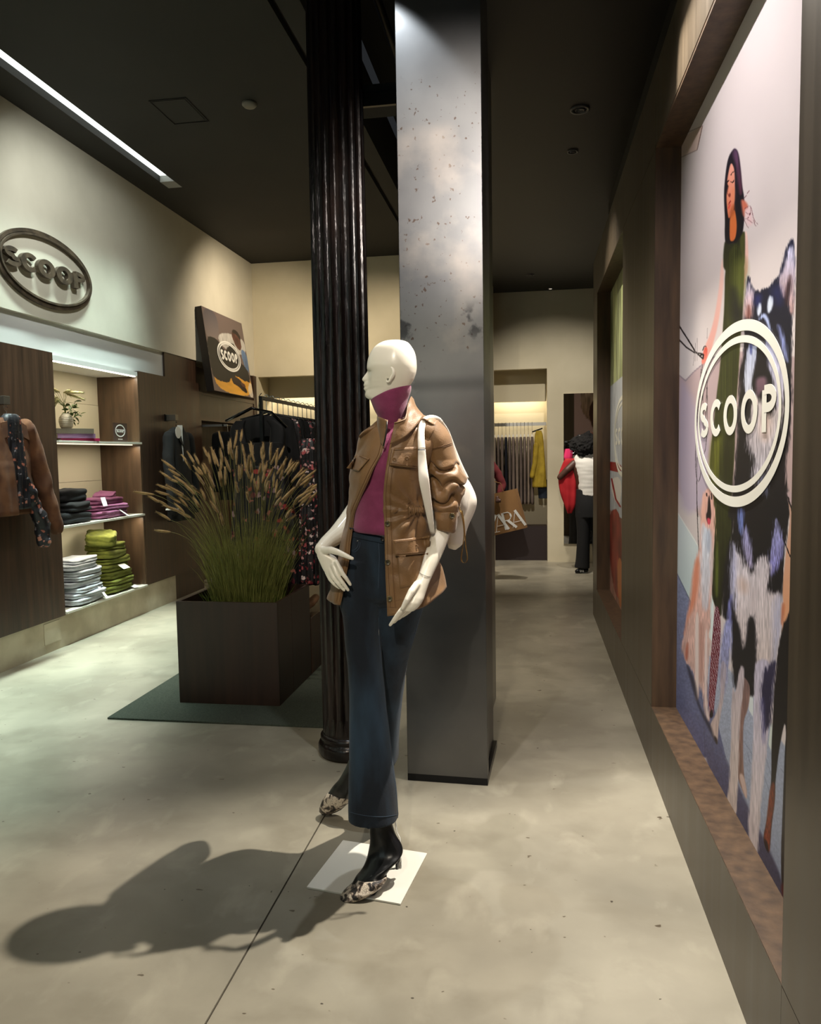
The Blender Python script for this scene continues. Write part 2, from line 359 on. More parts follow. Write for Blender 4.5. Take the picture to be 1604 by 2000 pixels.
# left alcove back wall
def alcove(prefix, xa, xb, xw0, xw1, Y, top, ceilz, zc):
    wb = struct(prefix)
    mb = MB(); mb.box(xw0, xa, Y, Y+.12, 0, ceilz).box(xb, xw1, Y, Y+.12, 0, ceilz).box(xa, xb, Y, Y+.12, top, ceilz)
    mb.build('wall', white_w2, wb)
    mb = MB().box(xa-.1, xb+.1, Y+.72, Y+.8, 0, top+.3).box(xa-.1, xa-.004, Y+.12, Y+.8, 0, top+.3).box(xb+.004, xb+.1, Y+.12, Y+.8, 0, top+.3).box(xa-.1, xb+.1, Y+.12, Y+.8, top+.1, top+.3)
    mb.build('alcove_lining', cream, wb)
    MB().box(xa, xb, Y+.42, Y+.47, zc, top+.1).build('inner_fascia', cream, wb)
    area('alcove_light', ((xa+xb)/2, Y+.58, zc+.1), (0, 0, 0), xb-xa-.1, .08, 4.5*(xb-xa), (1, .88, .68))
    return wb
white_w2 = mat('warm_plaster', (205, 195, 168), .85, c2=(212, 202, 176), scale=3)
alcove('wall_back_left', -3.70, -.9, LX-.3, -.5, BY, 2.59, 4.7, 2.33)
alcove('wall_back', -.62, .195, -1.2, 3.0, BY2, 2.63, 3.9, 2.22)
t = tag(MB().box(-.615, .19, BY2+.13, BY2+.40, 0, .48).build('alcove_plinth', mat('oxblood_black', (34, 20, 18), .5)), 'black low cabinet under the hanging trousers in the rear alcove', 'cabinet')
# partition that closes the shop far right / behind
ws = struct('wall_right_rear'); MB().box(2.2, 2.3, -3, 12.5, 0, 3.8).build('wall', black, ws)
wf = struct('wall_front')
mb = MB().box(-4.6, -3.5, -3.1, -3, 0, 4.8).box(-.9, 2.3, -3.1, -3, 0, 4.8).box(-3.5, -.9, -3.1, -3, 3.5, 4.8); mb.build('wall', black, wf)
# right display wall with poster recesses
wr = struct('wall_right'); XR, XP = .546, .657
T = 3.19
Y1a, Y1b, Y2a, Y2b, YE = 1.737, 3.645, 4.885, 6.76, 7.17
def rb(name, y0, y1, z0, z1, m=wood_olive, x0=XR, x1=1.5): return MB().box(x0, x1, y0, y1, z0, z1).build(name, m, wr)
G = .0015
rb('base_panel', -3, Y1a-G, 0, .298); rb('base_panel', Y1a, Y1b-G, 0, .298); rb('base_panel', Y1b+G, YE, 0, .298)
rb('panel', -3, Y1a-G, .301, T); rb('panel', Y1b+G, Y2a-G, .301, 2.84); rb('panel', Y2b+G, YE, .301, 2.84)
rb('header_panel', Y1a, Y1b-G, 2.855, T); rb('header_panel', Y1b+G, Y2a-G, 2.843, T); rb('header_panel', Y2a+G, YE, 2.843, T)
for (a, b) in ((Y1a, Y1b), (Y2a, Y2b)):
    rb('recess_back', a, b, .3, 2.85, wood, XP+.004)
    MB().box(XR+.001, XP+.01, a, b, .296, .3).build('recess_sill', wood_warm, wr)
    MB().box(XR+.001, XP+.01, b-.004, b+.001, .3, 2.85).build('recess_side', wood_warm, wr)
    MB().box(XR+.001, XP+.01, a-.001, a+.003, .3, 2.85).build('recess_side', wood_warm, wr)
    MB().box(XR+.001, XP+.01, a, b, 2.84, 2.856).build('recess_head', wood_warm, wr)
MB().box(XR+.12, 1.5, -3, YE-.1, T, 3.66).build('bulkhead', black, wr)
# steel pillar and fluted iron column
pl = struct('steel_pillar'); pl['kind'] = 'structure'
tag(pl, 'tall brushed steel clad square pillar behind the mannequin', 'pillar')
def steel_mat():
    m = mat('rolled_steel', (88, 88, 90), .36, .88, c2=(118, 117, 116), scale=1.6, detail=8, lo=.3, hi=.7, rvar=.08)
    n = m.node_tree.nodes; L = m.node_tree.links; b = n['Principled BSDF']; src = b.inputs['Base Color'].links[0].from_socket
    tc = n.new('ShaderNodeTexCoord')
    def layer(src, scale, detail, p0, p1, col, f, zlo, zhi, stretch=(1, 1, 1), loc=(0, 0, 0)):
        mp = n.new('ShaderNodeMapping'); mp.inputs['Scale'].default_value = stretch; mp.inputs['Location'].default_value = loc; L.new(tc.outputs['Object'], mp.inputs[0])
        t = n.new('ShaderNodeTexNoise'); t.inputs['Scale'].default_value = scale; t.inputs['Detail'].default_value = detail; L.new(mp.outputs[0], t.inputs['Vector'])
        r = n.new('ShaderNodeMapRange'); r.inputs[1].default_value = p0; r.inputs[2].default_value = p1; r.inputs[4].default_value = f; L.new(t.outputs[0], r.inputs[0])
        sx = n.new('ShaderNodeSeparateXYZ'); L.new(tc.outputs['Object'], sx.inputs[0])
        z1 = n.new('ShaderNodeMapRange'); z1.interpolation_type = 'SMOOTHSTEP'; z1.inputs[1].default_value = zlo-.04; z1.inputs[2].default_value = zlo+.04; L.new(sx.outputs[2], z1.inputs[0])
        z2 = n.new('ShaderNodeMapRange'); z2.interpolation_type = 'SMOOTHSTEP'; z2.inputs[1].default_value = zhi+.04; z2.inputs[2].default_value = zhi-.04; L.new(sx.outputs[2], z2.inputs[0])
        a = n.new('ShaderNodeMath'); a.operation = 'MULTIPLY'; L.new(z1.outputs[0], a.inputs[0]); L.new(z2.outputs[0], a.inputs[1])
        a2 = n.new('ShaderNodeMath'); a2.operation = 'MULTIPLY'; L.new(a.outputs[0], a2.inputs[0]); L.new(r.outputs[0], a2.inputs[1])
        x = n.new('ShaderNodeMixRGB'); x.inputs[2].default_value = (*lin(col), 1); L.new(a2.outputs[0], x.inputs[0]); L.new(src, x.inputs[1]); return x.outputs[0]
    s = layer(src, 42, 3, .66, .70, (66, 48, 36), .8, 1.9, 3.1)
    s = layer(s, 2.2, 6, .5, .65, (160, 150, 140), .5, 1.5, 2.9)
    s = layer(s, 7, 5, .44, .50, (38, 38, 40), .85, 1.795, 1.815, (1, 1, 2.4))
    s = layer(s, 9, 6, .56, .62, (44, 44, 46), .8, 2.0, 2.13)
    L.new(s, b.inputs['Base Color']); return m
sm = steel_mat(); sd = mat('dark_edge_steel', (38, 38, 40), .3, .8)
A = Vector((-.577, 3.372, 0)); B = Vector((-.203, 3.356, 0)); U = (B-A).normalized(); V = Vector((-U.y, U.x, 0))
def slab(u0, u1, v0, v1, z0, z1, name, m, bevel=.001):
    return MB().obox(A+U*u0+V*v0+Vector((0, 0, z0)), U*(u1-u0), V*(v1-v0), (0, 0, z1-z0)).build(name, m, pl, bevel=bevel)
W = (B-A).length
slab(.003, W-.005, 0, .06, .035, 3.8, 'front_plate', sm)
slab(.0, W-.004, .005, .47, 0, .035, 'kick_base', sd)
slab(0, W-.028, .008, .47, .035, 3.8, 'side_plate', sd)
slab(W-.028, W-.022, .06, .47, .035, 3.8, 'side_plate', sm)
slab(.02, .295, .49, 1.26, 0, 3.8, 'rear_plate', mat('satin_steel', (120, 118, 112), .3, .8))
fc = struct('iron_column', (-.922, 3.68, 0)); tag(fc, 'fluted dark cast iron column standing left of the steel pillar', 'column')
iron = mat('old_iron', (20, 15, 13), .27, .3, c2=(42, 27, 20), scale=16, stretch=(1, 1, .25), bump=.5, bscale=30, lo=.4, hi=.75, spec=.7)
def fl_ring(r, z, d):
    n = 20; m_ = 8; out = []
    for i in range(n*m_):
        q = 2*PI*i/(n*m_); ph = (i % m_)/m_; k = math.sin(ph*PI)**.6 if 0 < ph else 0
        rr = r-d*k; out.append((-.922+rr*math.cos(q), 3.68+rr*math.sin(q), z))
    return out
cl, cr_ = at(627, 1440, 3.68), at(612, 100, 3.68)
zs = [.1, .12, .2, .3, 1, 2, 3, 4.8]
def crad(z): return .135-.004*max(0, z-2.6)
MB().loft([fl_ring(crad(z), z, .016 if z > .15 else .002) for z in zs]).build('shaft', iron, fc)
mb = MB(); prof = [(.15, 0), (.160, .02), (.160, .055), (.152, .07), (.138, .075), (.148, .085), (.148, .10), (.136, .112)]
mb.loft([[(-.922+r*math.cos(2*PI*i/48), 3.68+r*math.sin(2*PI*i/48), z) for i in range(48)] for r, z in prof]); mb.build('base_torus', iron, fc, True)
# ceiling fittings
t = thing('smoke_detector', 'round white smoke detector on the dark ceiling right of the access hatch', 'detector', (-2.056, 5.6, 4.11))
MB().loft([[(-2.056+r*math.cos(2*PI*i/24), 5.6+r*math.sin(2*PI*i/24), z) for i in range(24)] for r, z in ((.055, 4.112), (.055, 4.095), (.04, 4.08), (.02, 4.078))]).build('housing', mat('grey_plastic', (120, 112, 100), .6), t, True)
t = thing('ceiling_hatch', 'square access hatch outlined in the dark ceiling near the light slot', 'hatch', (-2.62, 5.6, 4.11))
for (x0, x1, y0, y1) in ((-2.76, -2.47, 5.42, 5.426), (-2.76, -2.47, 5.82, 5.826), (-2.76, -2.754, 5.42, 5.826), (-2.476, -2.47, 5.42, 5.826)):
    MB().box(x0, x1, y0, y1, 4.104, 4.111).build('frame', black, t)
MB().box(-2.74, -2.49, 5.44, 5.80, 4.106, 4.111).build('cover', ceil_m, t)
for (x, y, lab, r) in ((.305, 5.116, 'round recessed downlight with grey rim in the dark right ceiling', .062), (.295, 5.8, 'faint black sprinkler rose behind the recessed downlight', .04), (.241, 10.45, 'tiny bright ceiling spot close to the top of the rear wall', .04), (-.02, 9.6, 'dim round ceiling fitting left of the tiny rear spot', .05)):
    t = thing('ceiling_downlight', lab, 'downlight', (x, y, 3.66))
    rim = MB().loft([[(x+q*math.cos(2*PI*i/28), y+q*math.sin(2*PI*i/28), z) for i in range(28)] for q, z in ((r*.7, 3.66), (r*.7, 3.652), (r, 3.651), (r, 3.661))], cap=False).build('rim', mat('rim_grey', (70, 70, 72), .4), t, True)
    MB().loft([[(x+q*math.cos(2*PI*i/28), y+q*math.sin(2*PI*i/28), z) for i in range(28)] for q, z in ((r*.35, 3.654), (r*.45, 3.648), (r*.5, 3.659))]).build('lens', mat('lens', (60, 60, 64), .2) if y < 10 else mat('lit_lens', (255, 240, 220), .3, emit=(255, 240, 220), es=.4), t, True)
# out-of-view track spotlight with plates added to cut the key beam
t = thing('track_spotlight', 'black ceiling spotlight with flaps added to cut its beam', 'lamp', (KEY[0], KEY[1], 3.62))
MB().box(KEY[0]-.07, KEY[0]+.07, KEY[1]-.07, KEY[1]+.07, 3.585, 3.66).build('housing', blackm, t)
K = Vector(KEY); e1 = Vector((-2.099, 2.633, 0)); e2 = Vector((.9, 3.80, 0))
p1 = K+(e1-K)*.045; p2 = K+(e2-K)*.045; ed = (p2-p1).normalized()
p1 -= ed*.05; p2 += ed*.05; up = Vector((-.37, .93, .5)).normalized()
MB().obox(p1, p2-p1, up*.16, Vector((0, 0, .003))).build('added_beam_flap', blackm, t)  # plate added to cast the slanting shade edge across the floor
MB().box(KEY[0]+.048, KEY[0]+.051, KEY[1]-.16, KEY[1]+.16, 3.22, 3.585).build('added_beam_flap', blackm, t)  # second plate added to keep key light off the header panel
# ================================================================== MANNEQUIN
def z1(x, y): return 560+x*.3, 640+y*.3          # close-up frames used while measuring
def z2(x, y): return 560+x*.3, 1200+y*.3
mwhite = mat('mannequin_white', (236, 230, 214), .28, spec=.5, coat=.15)
man = thing('mannequin', 'white bald mannequin in tan jacket, plum turtleneck and flared jeans, head turned aside', 'mannequin', (-.6, 2.6, 0))
HY = 2.56
def head_rings():
    # y(zoom), front full profile, front base, back, half width(m)
    rows = [(84, 672, 672, 725, .012), (90, 640, 640, 760, .03), (104, 606, 606, 790, .046), (125, 578, 578, 808, .056), (160, 552, 552, 829, .064), (200, 535, 535, 841, .069),
            (235, 527, 528, 845, .0715), (262, 525, 527, 846, .072), (280, 526, 531, 845, .071), (292, 519, 535, 843, .070), (305, 509, 536, 841, .069),
            (322, 496, 538, 836, .067), (336, 489, 540, 831, .065), (345, 491, 541, 828, .063), (352, 503, 541, 824, .062), (362, 506, 540, 818, .060), (370, 500, 538, 813, .058),
            (378, 499, 537, 808, .057), (386, 507, 537, 803, .055), (394, 502, 536, 797, .054), (402, 502, 535, 790, .053), (412, 514, 533, 782, .051),
            (424, 513, 530, 774, .049), (440, 511, 529, 766, .047), (452, 516, 532, 758, .046), (462, 528, 540, 750, .045), (472, 548, 556, 742, .042)]
    Rr = interp(rows, 90); rings = []
    for (y, ff, fb, bk, hw) in Rr:
        px, py = z1(ff, y); Pf = at(px, py, HY); Pb = at(*z1(fb, y), HY); Pk = at(*z1(bk, y), HY)
        cx = Pb.x+(Pk.x-Pb.x)*.56; z = Pf.z; n = 72; ring = []
        dn = Pb.x-Pf.x
        for j in range(n):
            q = 2*PI*j/n; cs, sn = math.cos(q), math.sin(q)
            ex = .9 if cs < 0 else 1.0
            X = cx + (abs(cs)**ex*math.copysign(1, cs))*((cx-Pb.x) if cs < 0 else (Pk.x-cx))
            Y = hw*math.copysign(abs(sn)**(.92), sn)
            if cs < 0:
                front = max(0, -cs)
                if 395 < y < 470: Y *= 1-.12*front
                sg = .0125 if y < 350 else (.019 if y < 415 else .024)
                if 280 < y < 352: sg = .006+.008*(y-280)/72
                X -= dn*math.exp(-(Y/sg)**2)
                e = math.exp(-((y-300)/15)**2)
                X += .007*e*(math.exp(-((abs(Y)-.031)/.013)**2))
                e2 = math.exp(-((y-303)/6)**2)
                X -= .0035*e2*(math.exp(-((abs(Y)-.031)/.010)**2))
                e3 = math.exp(-((y-272)/9)**2); X -= .0025*e3*math.exp(-((abs(Y)-.03)/.016)**2)
                e4 = math.exp(-((y-350)/22)**2); X -= .003*e4*math.exp(-((abs(Y)-.042)/.014)**2)
                if abs(Y) < .02: X += .0022*math.exp(-((y-387)/2.4)**2)
            # jaw: cut the back of the lower head upward into the neck
            ring.append(Vector((X, HY+Y, z)))
        # slices tilt: nothing below the jaw at the back
        rings.append(ring)
    return rings
body = MB()
body.loft(head_rings())
# neck, hidden torso
sil(body, [(*z1(600, 400), *z1(800, 330), HY+.005, .05), (*z1(600, 470), *z1(790, 420), HY+.01, .052), (*z1(612, 560), *z1(772, 545), HY+.02, .052), (*z1(600, 640), *z1(800, 640), HY+.035, .06)], 10, 24)
sil(body, [(*z1(600, 620), *z1(820, 620), 2.6, .055), (*z1(540, 710), *z1(900, 700), 2.6, .07), (*z1(500, 800), *z1(880, 800), 2.6, .095), (*z1(490, 950), *z1(860, 950), 2.6, .105),
           (*z1(480, 1150), *z1(850, 1150), 2.6, .085), (*z1(470, 1340), *z1(860, 1340), 2.6, .09), (*z1(460, 1500), *z1(880, 1500), 2.6, .09)], 16, 24)
def P1(x, y, Y): return at(*z1(x, y), Y)
# arm on the left of the picture, hand resting at the hip
body.capsule([P1(540, 740, 2.62), P1(520, 850, 2.67), P1(505, 1000, 2.74), P1(495, 1120, 2.78)], [.04, .036, .033, .032], 16)
body.capsule([P1(495, 1120, 2.78), P1(400, 1270, 2.70), P1(330, 1350, 2.63), P1(262, 1400, 2.56), P1(222, 1442, 2.51)], [.036, .0385, .034, .026, .0215], 16)
hl = MB()
palm = [(205, 1422, 245, 1470, 2.505, .020), (196, 1475, 272, 1470, 2.500, .018), (212, 1520, 318, 1490, 2.495, .015), (237, 1575, 345, 1535, 2.490, .0135), (262, 1612, 366, 1570, 2.485, .012), (285, 1640, 378, 1600, 2.482, .0095)]
palm = [(*z1(a, b), *z1(c_, d), Y, bb) for a, b, c_, d, Y, bb in palm]
sil(body, palm, 14, 18)
for pts, r in ((((325, 1530, 2.477), (352, 1585, 2.467), (388, 1632, 2.465), (415, 1672, 2.473)), (.0088, .0078, .0068, .0054)),
               (((303, 1550, 2.479), (328, 1610, 2.468), (366, 1662, 2.465), (400, 1708, 2.473)), (.0088, .0078, .0068, .0054)),
               (((282, 1570, 2.483), (306, 1630, 2.473), (340, 1672, 2.470), (374, 1708, 2.477)), (.0086, .0075, .0064, .0052)),
               (((262, 1592, 2.489), (284, 1640, 2.483), (312, 1672, 2.480), (344, 1696, 2.487)), (.0078, .0068, .0058, .0046)),
               (((240, 1450, 2.495), (290, 1448, 2.473), (335, 1462, 2.460), (384, 1484, 2.453), (428, 1503, 2.450)), (.013, .0125, .0105, .0085, .0062))):
    body.capsule([P1(*q) for q in pts], list(r), 12)
# arm on the right of the picture
body.capsule([P1(960, 720, 2.62), P1(1010, 850, 2.66), P1(1040, 1000, 2.68), P1(1045, 1120, 2.66)], [.045, .042, .038, .036], 16)
sil(body, [(*z1(975, 1120), *z1(1090, 1120), 2.66, .034), (*z1(952, 1310), *z1(1068, 1330), 2.58, .034), (*z1(905, 1450), *z1(1015, 1475), 2.53, .031), (*z1(868, 1580), *z1(948, 1618), 2.49, .025),
           (*z1(845, 1640), *z1(925, 1672), 2.475, .023), (*z1(815, 1690), *z1(905, 1730), 2.465, .026), (*z1(788, 1745), *z1(888, 1780), 2.455, .030), (*z1(766, 1795), *z1(860, 1820), 2.447, .030), (*z1(745, 1830), *z1(828, 1845), 2.442, .026)], 22, 20)
for pts, r in ((((790, 1790, 2.425), (738, 1850, 2.412), (700, 1900, 2.41), (674, 1936, 2.412)), (.0095, .0082, .007, .0052)),
               (((795, 1810, 2.44), (755, 1858, 2.427), (722, 1892, 2.425), (699, 1918, 2.427)), (.009, .0078, .0068, .005)),
               (((812, 1815, 2.456), (780, 1850, 2.446), (755, 1873, 2.444), (728, 1896, 2.446)), (.009, .0076, .0064, .005)),
               (((825, 1815, 2.47), (800, 1845, 2.465), (780, 1862, 2.463), (757, 1880, 2.465)), (.008, .0068, .0058, .0045)),
               (((850, 1668, 2.45), (812, 1720, 2.425), (782, 1775, 2.41), (752, 1828, 2.402)), (.012, .012, .0095, .0062))):
    body.capsule([P1(*q) for q in pts], list(r), 12)
# legs (hidden in the jeans) down to the boots
body.capsule([at(712, 1150, 2.6), at(725, 1400, 2.58), at(745, 1600, 2.55)], [.05, .035, .03], 16)
body.capsule([at(775, 1150, 2.66), at(765, 1320, 2.76), at(750, 1440, 2.88), at(725, 1490, 2.93)], [.045, .032, .028, .028], 16)
bo = fused('body', body, .0026, mwhite, man, 2)
# ears
for s in (1,):
    ear = MB(); Yq = HY-.0665
    pts = [z1(*p) for p in ((655, 268), (668, 258), (684, 262), (694, 282), (695, 304), (686, 322), (676, 336), (668, 350), (658, 354), (652, 346))]
    pts = interp(pts, 26)
    ear.tube([at(p[0], p[1], Yq-.008*math.sin(PI*i/25)+.004) for i, p in enumerate(pts)], [.0035+.0022*math.sin(PI*i/25) for i in range(26)], 8)
    c0 = z1(664, 308)
    inn = [[at(c0[0]+(z1(*p)[0]-c0[0])*k, c0[1]+(z1(*p)[1]-c0[1])*k, Yq+.004+.003*(1-k)) for p in ((655, 268), (668, 258), (684, 262), (694, 282), (695, 304), (686, 322), (676, 336), (668, 350), (655, 352), (650, 310))] for k in (1, .6, .2)]
    ear.loft(inn, True, True); ear.build('ear', mwhite, bo, True)
# wrist seam
a, b = z1(866, 1590), z1(944, 1620)
mb = MB(); mb.tube([p for p in ell(a, b, 2.4885, .0262, 32)], .0007, 5, closed=True); mb.build('wrist_seam', mat('seam', (60, 54, 46), .7), bo)
# base plate, rod
gloss = mat('plate_white', (236, 233, 222), .12, coat=.4)
c4 = [atz(*z2(130, 1775), .006), atz(*z2(367, 1470), .006), atz(*z2(915, 1555), .006), atz(*z2(742, 1885), .006)]
mb = MB(); mb.add([(p.x, p.y, 0.0005) for p in c4]+[(p.x, p.y, .007) for p in c4], [(3, 2, 1, 0), (4, 5, 6, 7), (0, 1, 5, 4), (1, 2, 6, 5), (2, 3, 7, 6), (3, 0, 4, 7)])
mb.build('base_plate', gloss, man, bevel=.001)
glass = mat('clear_rod', (250, 250, 250), .05, trans=.9)
mb = MB(); mb.tube([at(*z2(690, 1290), 2.60), at(*z2(702, 1350), 2.61), at(*z2(712, 1420), 2.615), at(*z2(733, 1460), 2.62), at(*z2(737, 1560), 2.62), Vector((at(*z2(737, 1560), 2.62).x, 2.62, .006))], .006, 12)
mb.build('support_rod', glass, man, True)
# ------------------------------------------------------------------ jeans
def denim_mat():
    m = mat('dark_denim', (11, 21, 33), .9, c2=(42, 64, 84), scale=3.0, stretch=(2.4, 2.4, .8), bump=.2, bscale=300, lo=.40, hi=.66, sheen=.05)
    return m
denim = denim_mat()
jm = MB()
L1 = [(-95, 340, 640), (0, 374, 604), (150, 386, 606), (300, 400, 617), (400, 406, 626), (500, 411, 634), (700, 414, 654), (900, 414, 680), (1000, 413, 696), (1150, 411, 716), (1318, 409, 731)]
rows = []
for y, l, r in L1:
    t = (y+95)/1413; rows.append((*z2(l, y), *z2(r, y+ (12 if y > 1300 else 6*t)), 2.60-.06*t, .088-.02*math.sin(t*PI)+.0*t))
rows[0] = (*z2(345, -110), *z2(640, -110), 2.61, .10)
rows = [(*z1(405, 1500), *z1(640, 1500), 2.61, .105)]+rows
sil(jm, rows, 60, 36, .9)
L2 = [(-110, 560, 905), (0, 560, 872), (100, 575, 845), (250, 600, 803), (370, 612, 778), (500, 625, 757), (700, 640, 737), (900, 650, 728), (940, 660, 727)]
rows = []
for y, l, r in L2:
    t = (y+110)/1050; rows.append((*z2(l, y+ (25*t if y > 800 else 0)), *z2(r, y), 2.635+.27*t, .085-.01*t))
rows = [(*z1(560, 1500), *z1(900, 1500), 2.62, .105)]+rows
sil(jm, rows, 50, 36, .9)
sil(jm, [(*z1(415, 1322), *z1(850, 1345), 2.6, .088), (*z1(411, 1400), *z1(868, 1400), 2.6, .098), (*z1(400, 1500), *z1(885, 1500), 2.61, .108), (*z1(375, 1620), *z1(898, 1620), 2.62, .112), (*z1(352, 1730), *z1(900, 1730), 2.62, .105), (*z1(420, 1800), *z1(850, 1800), 2.62, .06)], 24, 44, .9)
def jean_disp(p, n):
    v = noise.noise(Vector((p[0]*9, p[1]*9, p[2]*3.2+3)))*.0045
    v += noise.noise(Vector((p[0]*14+p[2]*6, p[1]*12, p[2]*11)))*.0032*(1.0 if p[2] > .75 else .5)
    return v
jeans = fused('jeans', jm, .0045, denim, man, 4, jean_disp)
from mathutils.bvhtree import BVHTree
def bvh(*objs):
    vs = []; fs = []
    for o in objs:
        mw = world(o); k = len(vs); vs += [mw @ v.co for v in o.data.vertices]; fs += [[i+k for i in p.vertices] for p in o.data.polygons]
    return BVHTree.FromPolygons(vs, fs)
def cast(tree, px, py, off):
    d = ray(px, py).normalized(); h = tree.ray_cast(CAMP, d)
    if h[0] is None: return None
    return h[0]-d*off
def patch(name, tree, quad, m, parent, thick=.003, off=.003, nu=14, nv=10, lift=0, bulge=0, smooth=True):
    """cloth piece lying on the garment: quad = 4 pixel corners tl,tr,br,bl"""
    tl, tr, br, bl = [Vector(q) for q in quad]; G_ = []; last = None
    for j in range(nv+1):
        row = []
        for i in range(nu+1):
            u, v = i/nu, j/nv; p = (tl*(1-u)+tr*u)*(1-v)+(bl*(1-u)+br*u)*v
            h = cast(tree, p.x, p.y, off+lift*v+bulge*math.sin(u*PI)*math.sin(v*PI))
            row.append((p, h))
        G_.append(row)
    ok = [h.y for r in G_ for _, h in r if h is not None]; my = sum(ok)/len(ok) if ok else 2.5
    pts = [[(h if h is not None and abs(h.y-my) < .06 else at(p.x, p.y, my)) for p, h in r] for r in G_]
    for _ in range(2):   # relax so that the piece hangs smoothly
        q = [[pts[j][i].copy() for i in range(nu+1)] for j in range(nv+1)]
        for j in range(nv+1):
            for i in range(nu+1):
                nb = [pts[a][b].y for a, b in ((j-1, i), (j+1, i), (j, i-1), (j, i+1)) if 0 <= a <= nv and 0 <= b <= nu]
                q[j][i].y = .5*pts[j][i].y+.5*sum(nb)/len(nb)
        pts = q
    mb = MB(); vs = [p for r in pts for p in r]; N = len(vs)
    vs2 = [p+(p-CAMP).normalized()*thick for p in vs]
    fs = []
    W_ = nu+1
    for j in range(nv):
        for i in range(nu):
            a = j*W_+i; fs.append((a, a+1, a+1+W_, a+W_)); fs.append((N+a, N+a+W_, N+a+1+W_, N+a+1))
    edge = [i for i in range(nu)]+[nu+j*W_ for j in range(nv)]+[nv*W_+nu-i for i in range(nu)]+[(nv-j)*W_ for j in range(nv)]
    for k in range(len(edge)): a, b = edge[k], edge[(k+1) % len(edge)]; fs.append((b, a, a+N, b+N))
    mb.add(vs+vs2, fs); return mb.build(name, m, parent, smooth)
def seam(mb, tree, pts, r=.0012, off=.0015, n=24):
    P = interp(pts, n); out = []; 
    for p in P:
        h = cast(tree, p[0], p[1], off)
        if h is not None: out.append(h)
    if len(out) > 2: mb.tube(out, r, 5)
jt = bvh(jeans)
stitch = mat('denim_seam', (62, 78, 96), .9)
mb = MB()
seam(mb, jt, [z2(598, 20), z2(606, 200), z2(622, 400), z2(650, 680), z2(676, 900), z2(690, 1000), z2(712, 1160), z2(726, 1300)], .0012, .0008, 60)
seam(mb, jt, [z2(860, 20), z2(838, 110), z2(800, 240), z2(776, 360)], .0011, .0008, 30)
seam(mb, jt, [z2(412, 1288), z2(500, 1308), z2(620, 1318), z2(722, 1305)], .0009, .0008, 30)
seam(mb, jt, [z1(600, 1400), z1(604, 1500), z1(600, 1620), z1(596, 1700)], .0012, .001, 20)
mb.build('stitching', stitch, jeans, True)
mb = MB(); seam(mb, jt, [z1(418, 1450), z1(440, 1448), z1(462, 1425), z1(470, 1395)], .0012, .001, 20); seam(mb, jt, [z1(418, 1460), z1(448, 1458), z1(474, 1430), z1(480, 1397)], .0009, .001, 20); mb.build('pocket_edge', stitch, jeans, True)
patch('waistband', jt, (z1(408, 1300), z1(632, 1352), z1(630, 1405), z1(412, 1362)), denim, jeans, .004, .004)
def disc(mb, tree, px, py, r, off, th=.002, n=16):
    h = cast(tree, px, py, off)
    if h is None: return
    d = (CAMP-h).normalized(); a = d.cross(Vector((0, 0, 1))).normalized(); b = a.cross(d)
    mb.loft([[h+d*k+(a*math.cos(2*PI*i/n)+b*math.sin(2*PI*i/n))*q for i in range(n)] for q, k in ((r, -th), (r, th*.6), (r*.86, th), (r*.75, th*.7), (r*.6, th*.3), (r*.3, th*.3))])
mb = MB(); disc(mb, jt, *z1(462, 1388), .0028, .004); mb.build('rivet', chrome, jeans, True)
mb = MB(); disc(mb, jt, *z1(624, 1378), .0065, .006); mb.build('waist_button', metal_d, jeans, True)
# ------------------------------------------------------------------ boots
leather = mat('black_leather', (13, 14, 15), .3, coat=.1)
def snake_mat():
    m = mat('snake_leather', (212, 198, 178), .35, bump=.3, bscale=260); n = m.node_tree.nodes; L = m.node_tree.links; b = n['Principled BSDF']
    tc = n.new('ShaderNodeTexCoord'); nz = n.new('ShaderNodeTexNoise'); nz.inputs['Scale'].default_value = 44; nz.inputs['Detail'].default_value = 5; nz.inputs['Distortion'].default_value = .6; L.new(tc.outputs['Object'], nz.inputs['Vector'])
    v = n.new('ShaderNodeTexVoronoi'); v.feature = 'DISTANCE_TO_EDGE'; v.inputs['Scale'].default_value = 190; L.new(tc.outputs['Object'], v.inputs['Vector'])
    r = n.new('ShaderNodeValToRGB'); e = r.color_ramp.elements; e[0].position = .42; e[0].color = (*lin((34, 29, 27)), 1); e[1].position = .56; e[1].color = (*lin((216, 202, 182)), 1)
    x = e.new(.49); x.color = (*lin((112, 96, 84)), 1); L.new(nz.outputs[0], r.inputs[0])
    r2 = n.new('ShaderNodeMapRange'); r2.inputs[2].default_value = .12; r2.inputs[3].default_value = .35; L.new(v.outputs[0], r2.inputs[0])
    mx = n.new('ShaderNodeMixRGB'); mx.blend_type = 'MULTIPLY'; mx.inputs[0].default_value = 1; L.new(r.outputs[0], mx.inputs[1]); L.new(r2.outputs[0], mx.inputs[2]); L.new(mx.outputs[0], b.inputs['Base Color']); return m
snake = snake_mat()
def boot(zf, label, shaft, toe, sole, heel):
    b = MB(); sil(b, [(*zf(a, y), *zf(c_, y2), Y, bb) for a, y, c_, y2, Y, bb in shaft], 34, 24)
    o = fused('boot', b, .003, leather, man, 3, lambda p, n: noise.noise(Vector(p)*30)*.0012); 
    if label: o['label'] = label
    b = MB(); sil(b, [(*zf(a, y), *zf(c_, y2), Y, bb) for a, y, c_, y2, Y, bb in toe], 24, 24); b.build('toe_cap', snake, o, True)
    b = MB(); b.tube([at(*zf(x, y), Y) for x, y, Y in sole], [q for q in (.003, .004, .004, .004, .003)][:len(sole)], 8); b.build('sole', leather, o, True)
    if heel: b = MB(); b.tube([at(*zf(x, y), Y) for x, y, Y in heel], [.012, .0085, .0055, .006], 12); b.build('heel', leather, o, True)
    return o
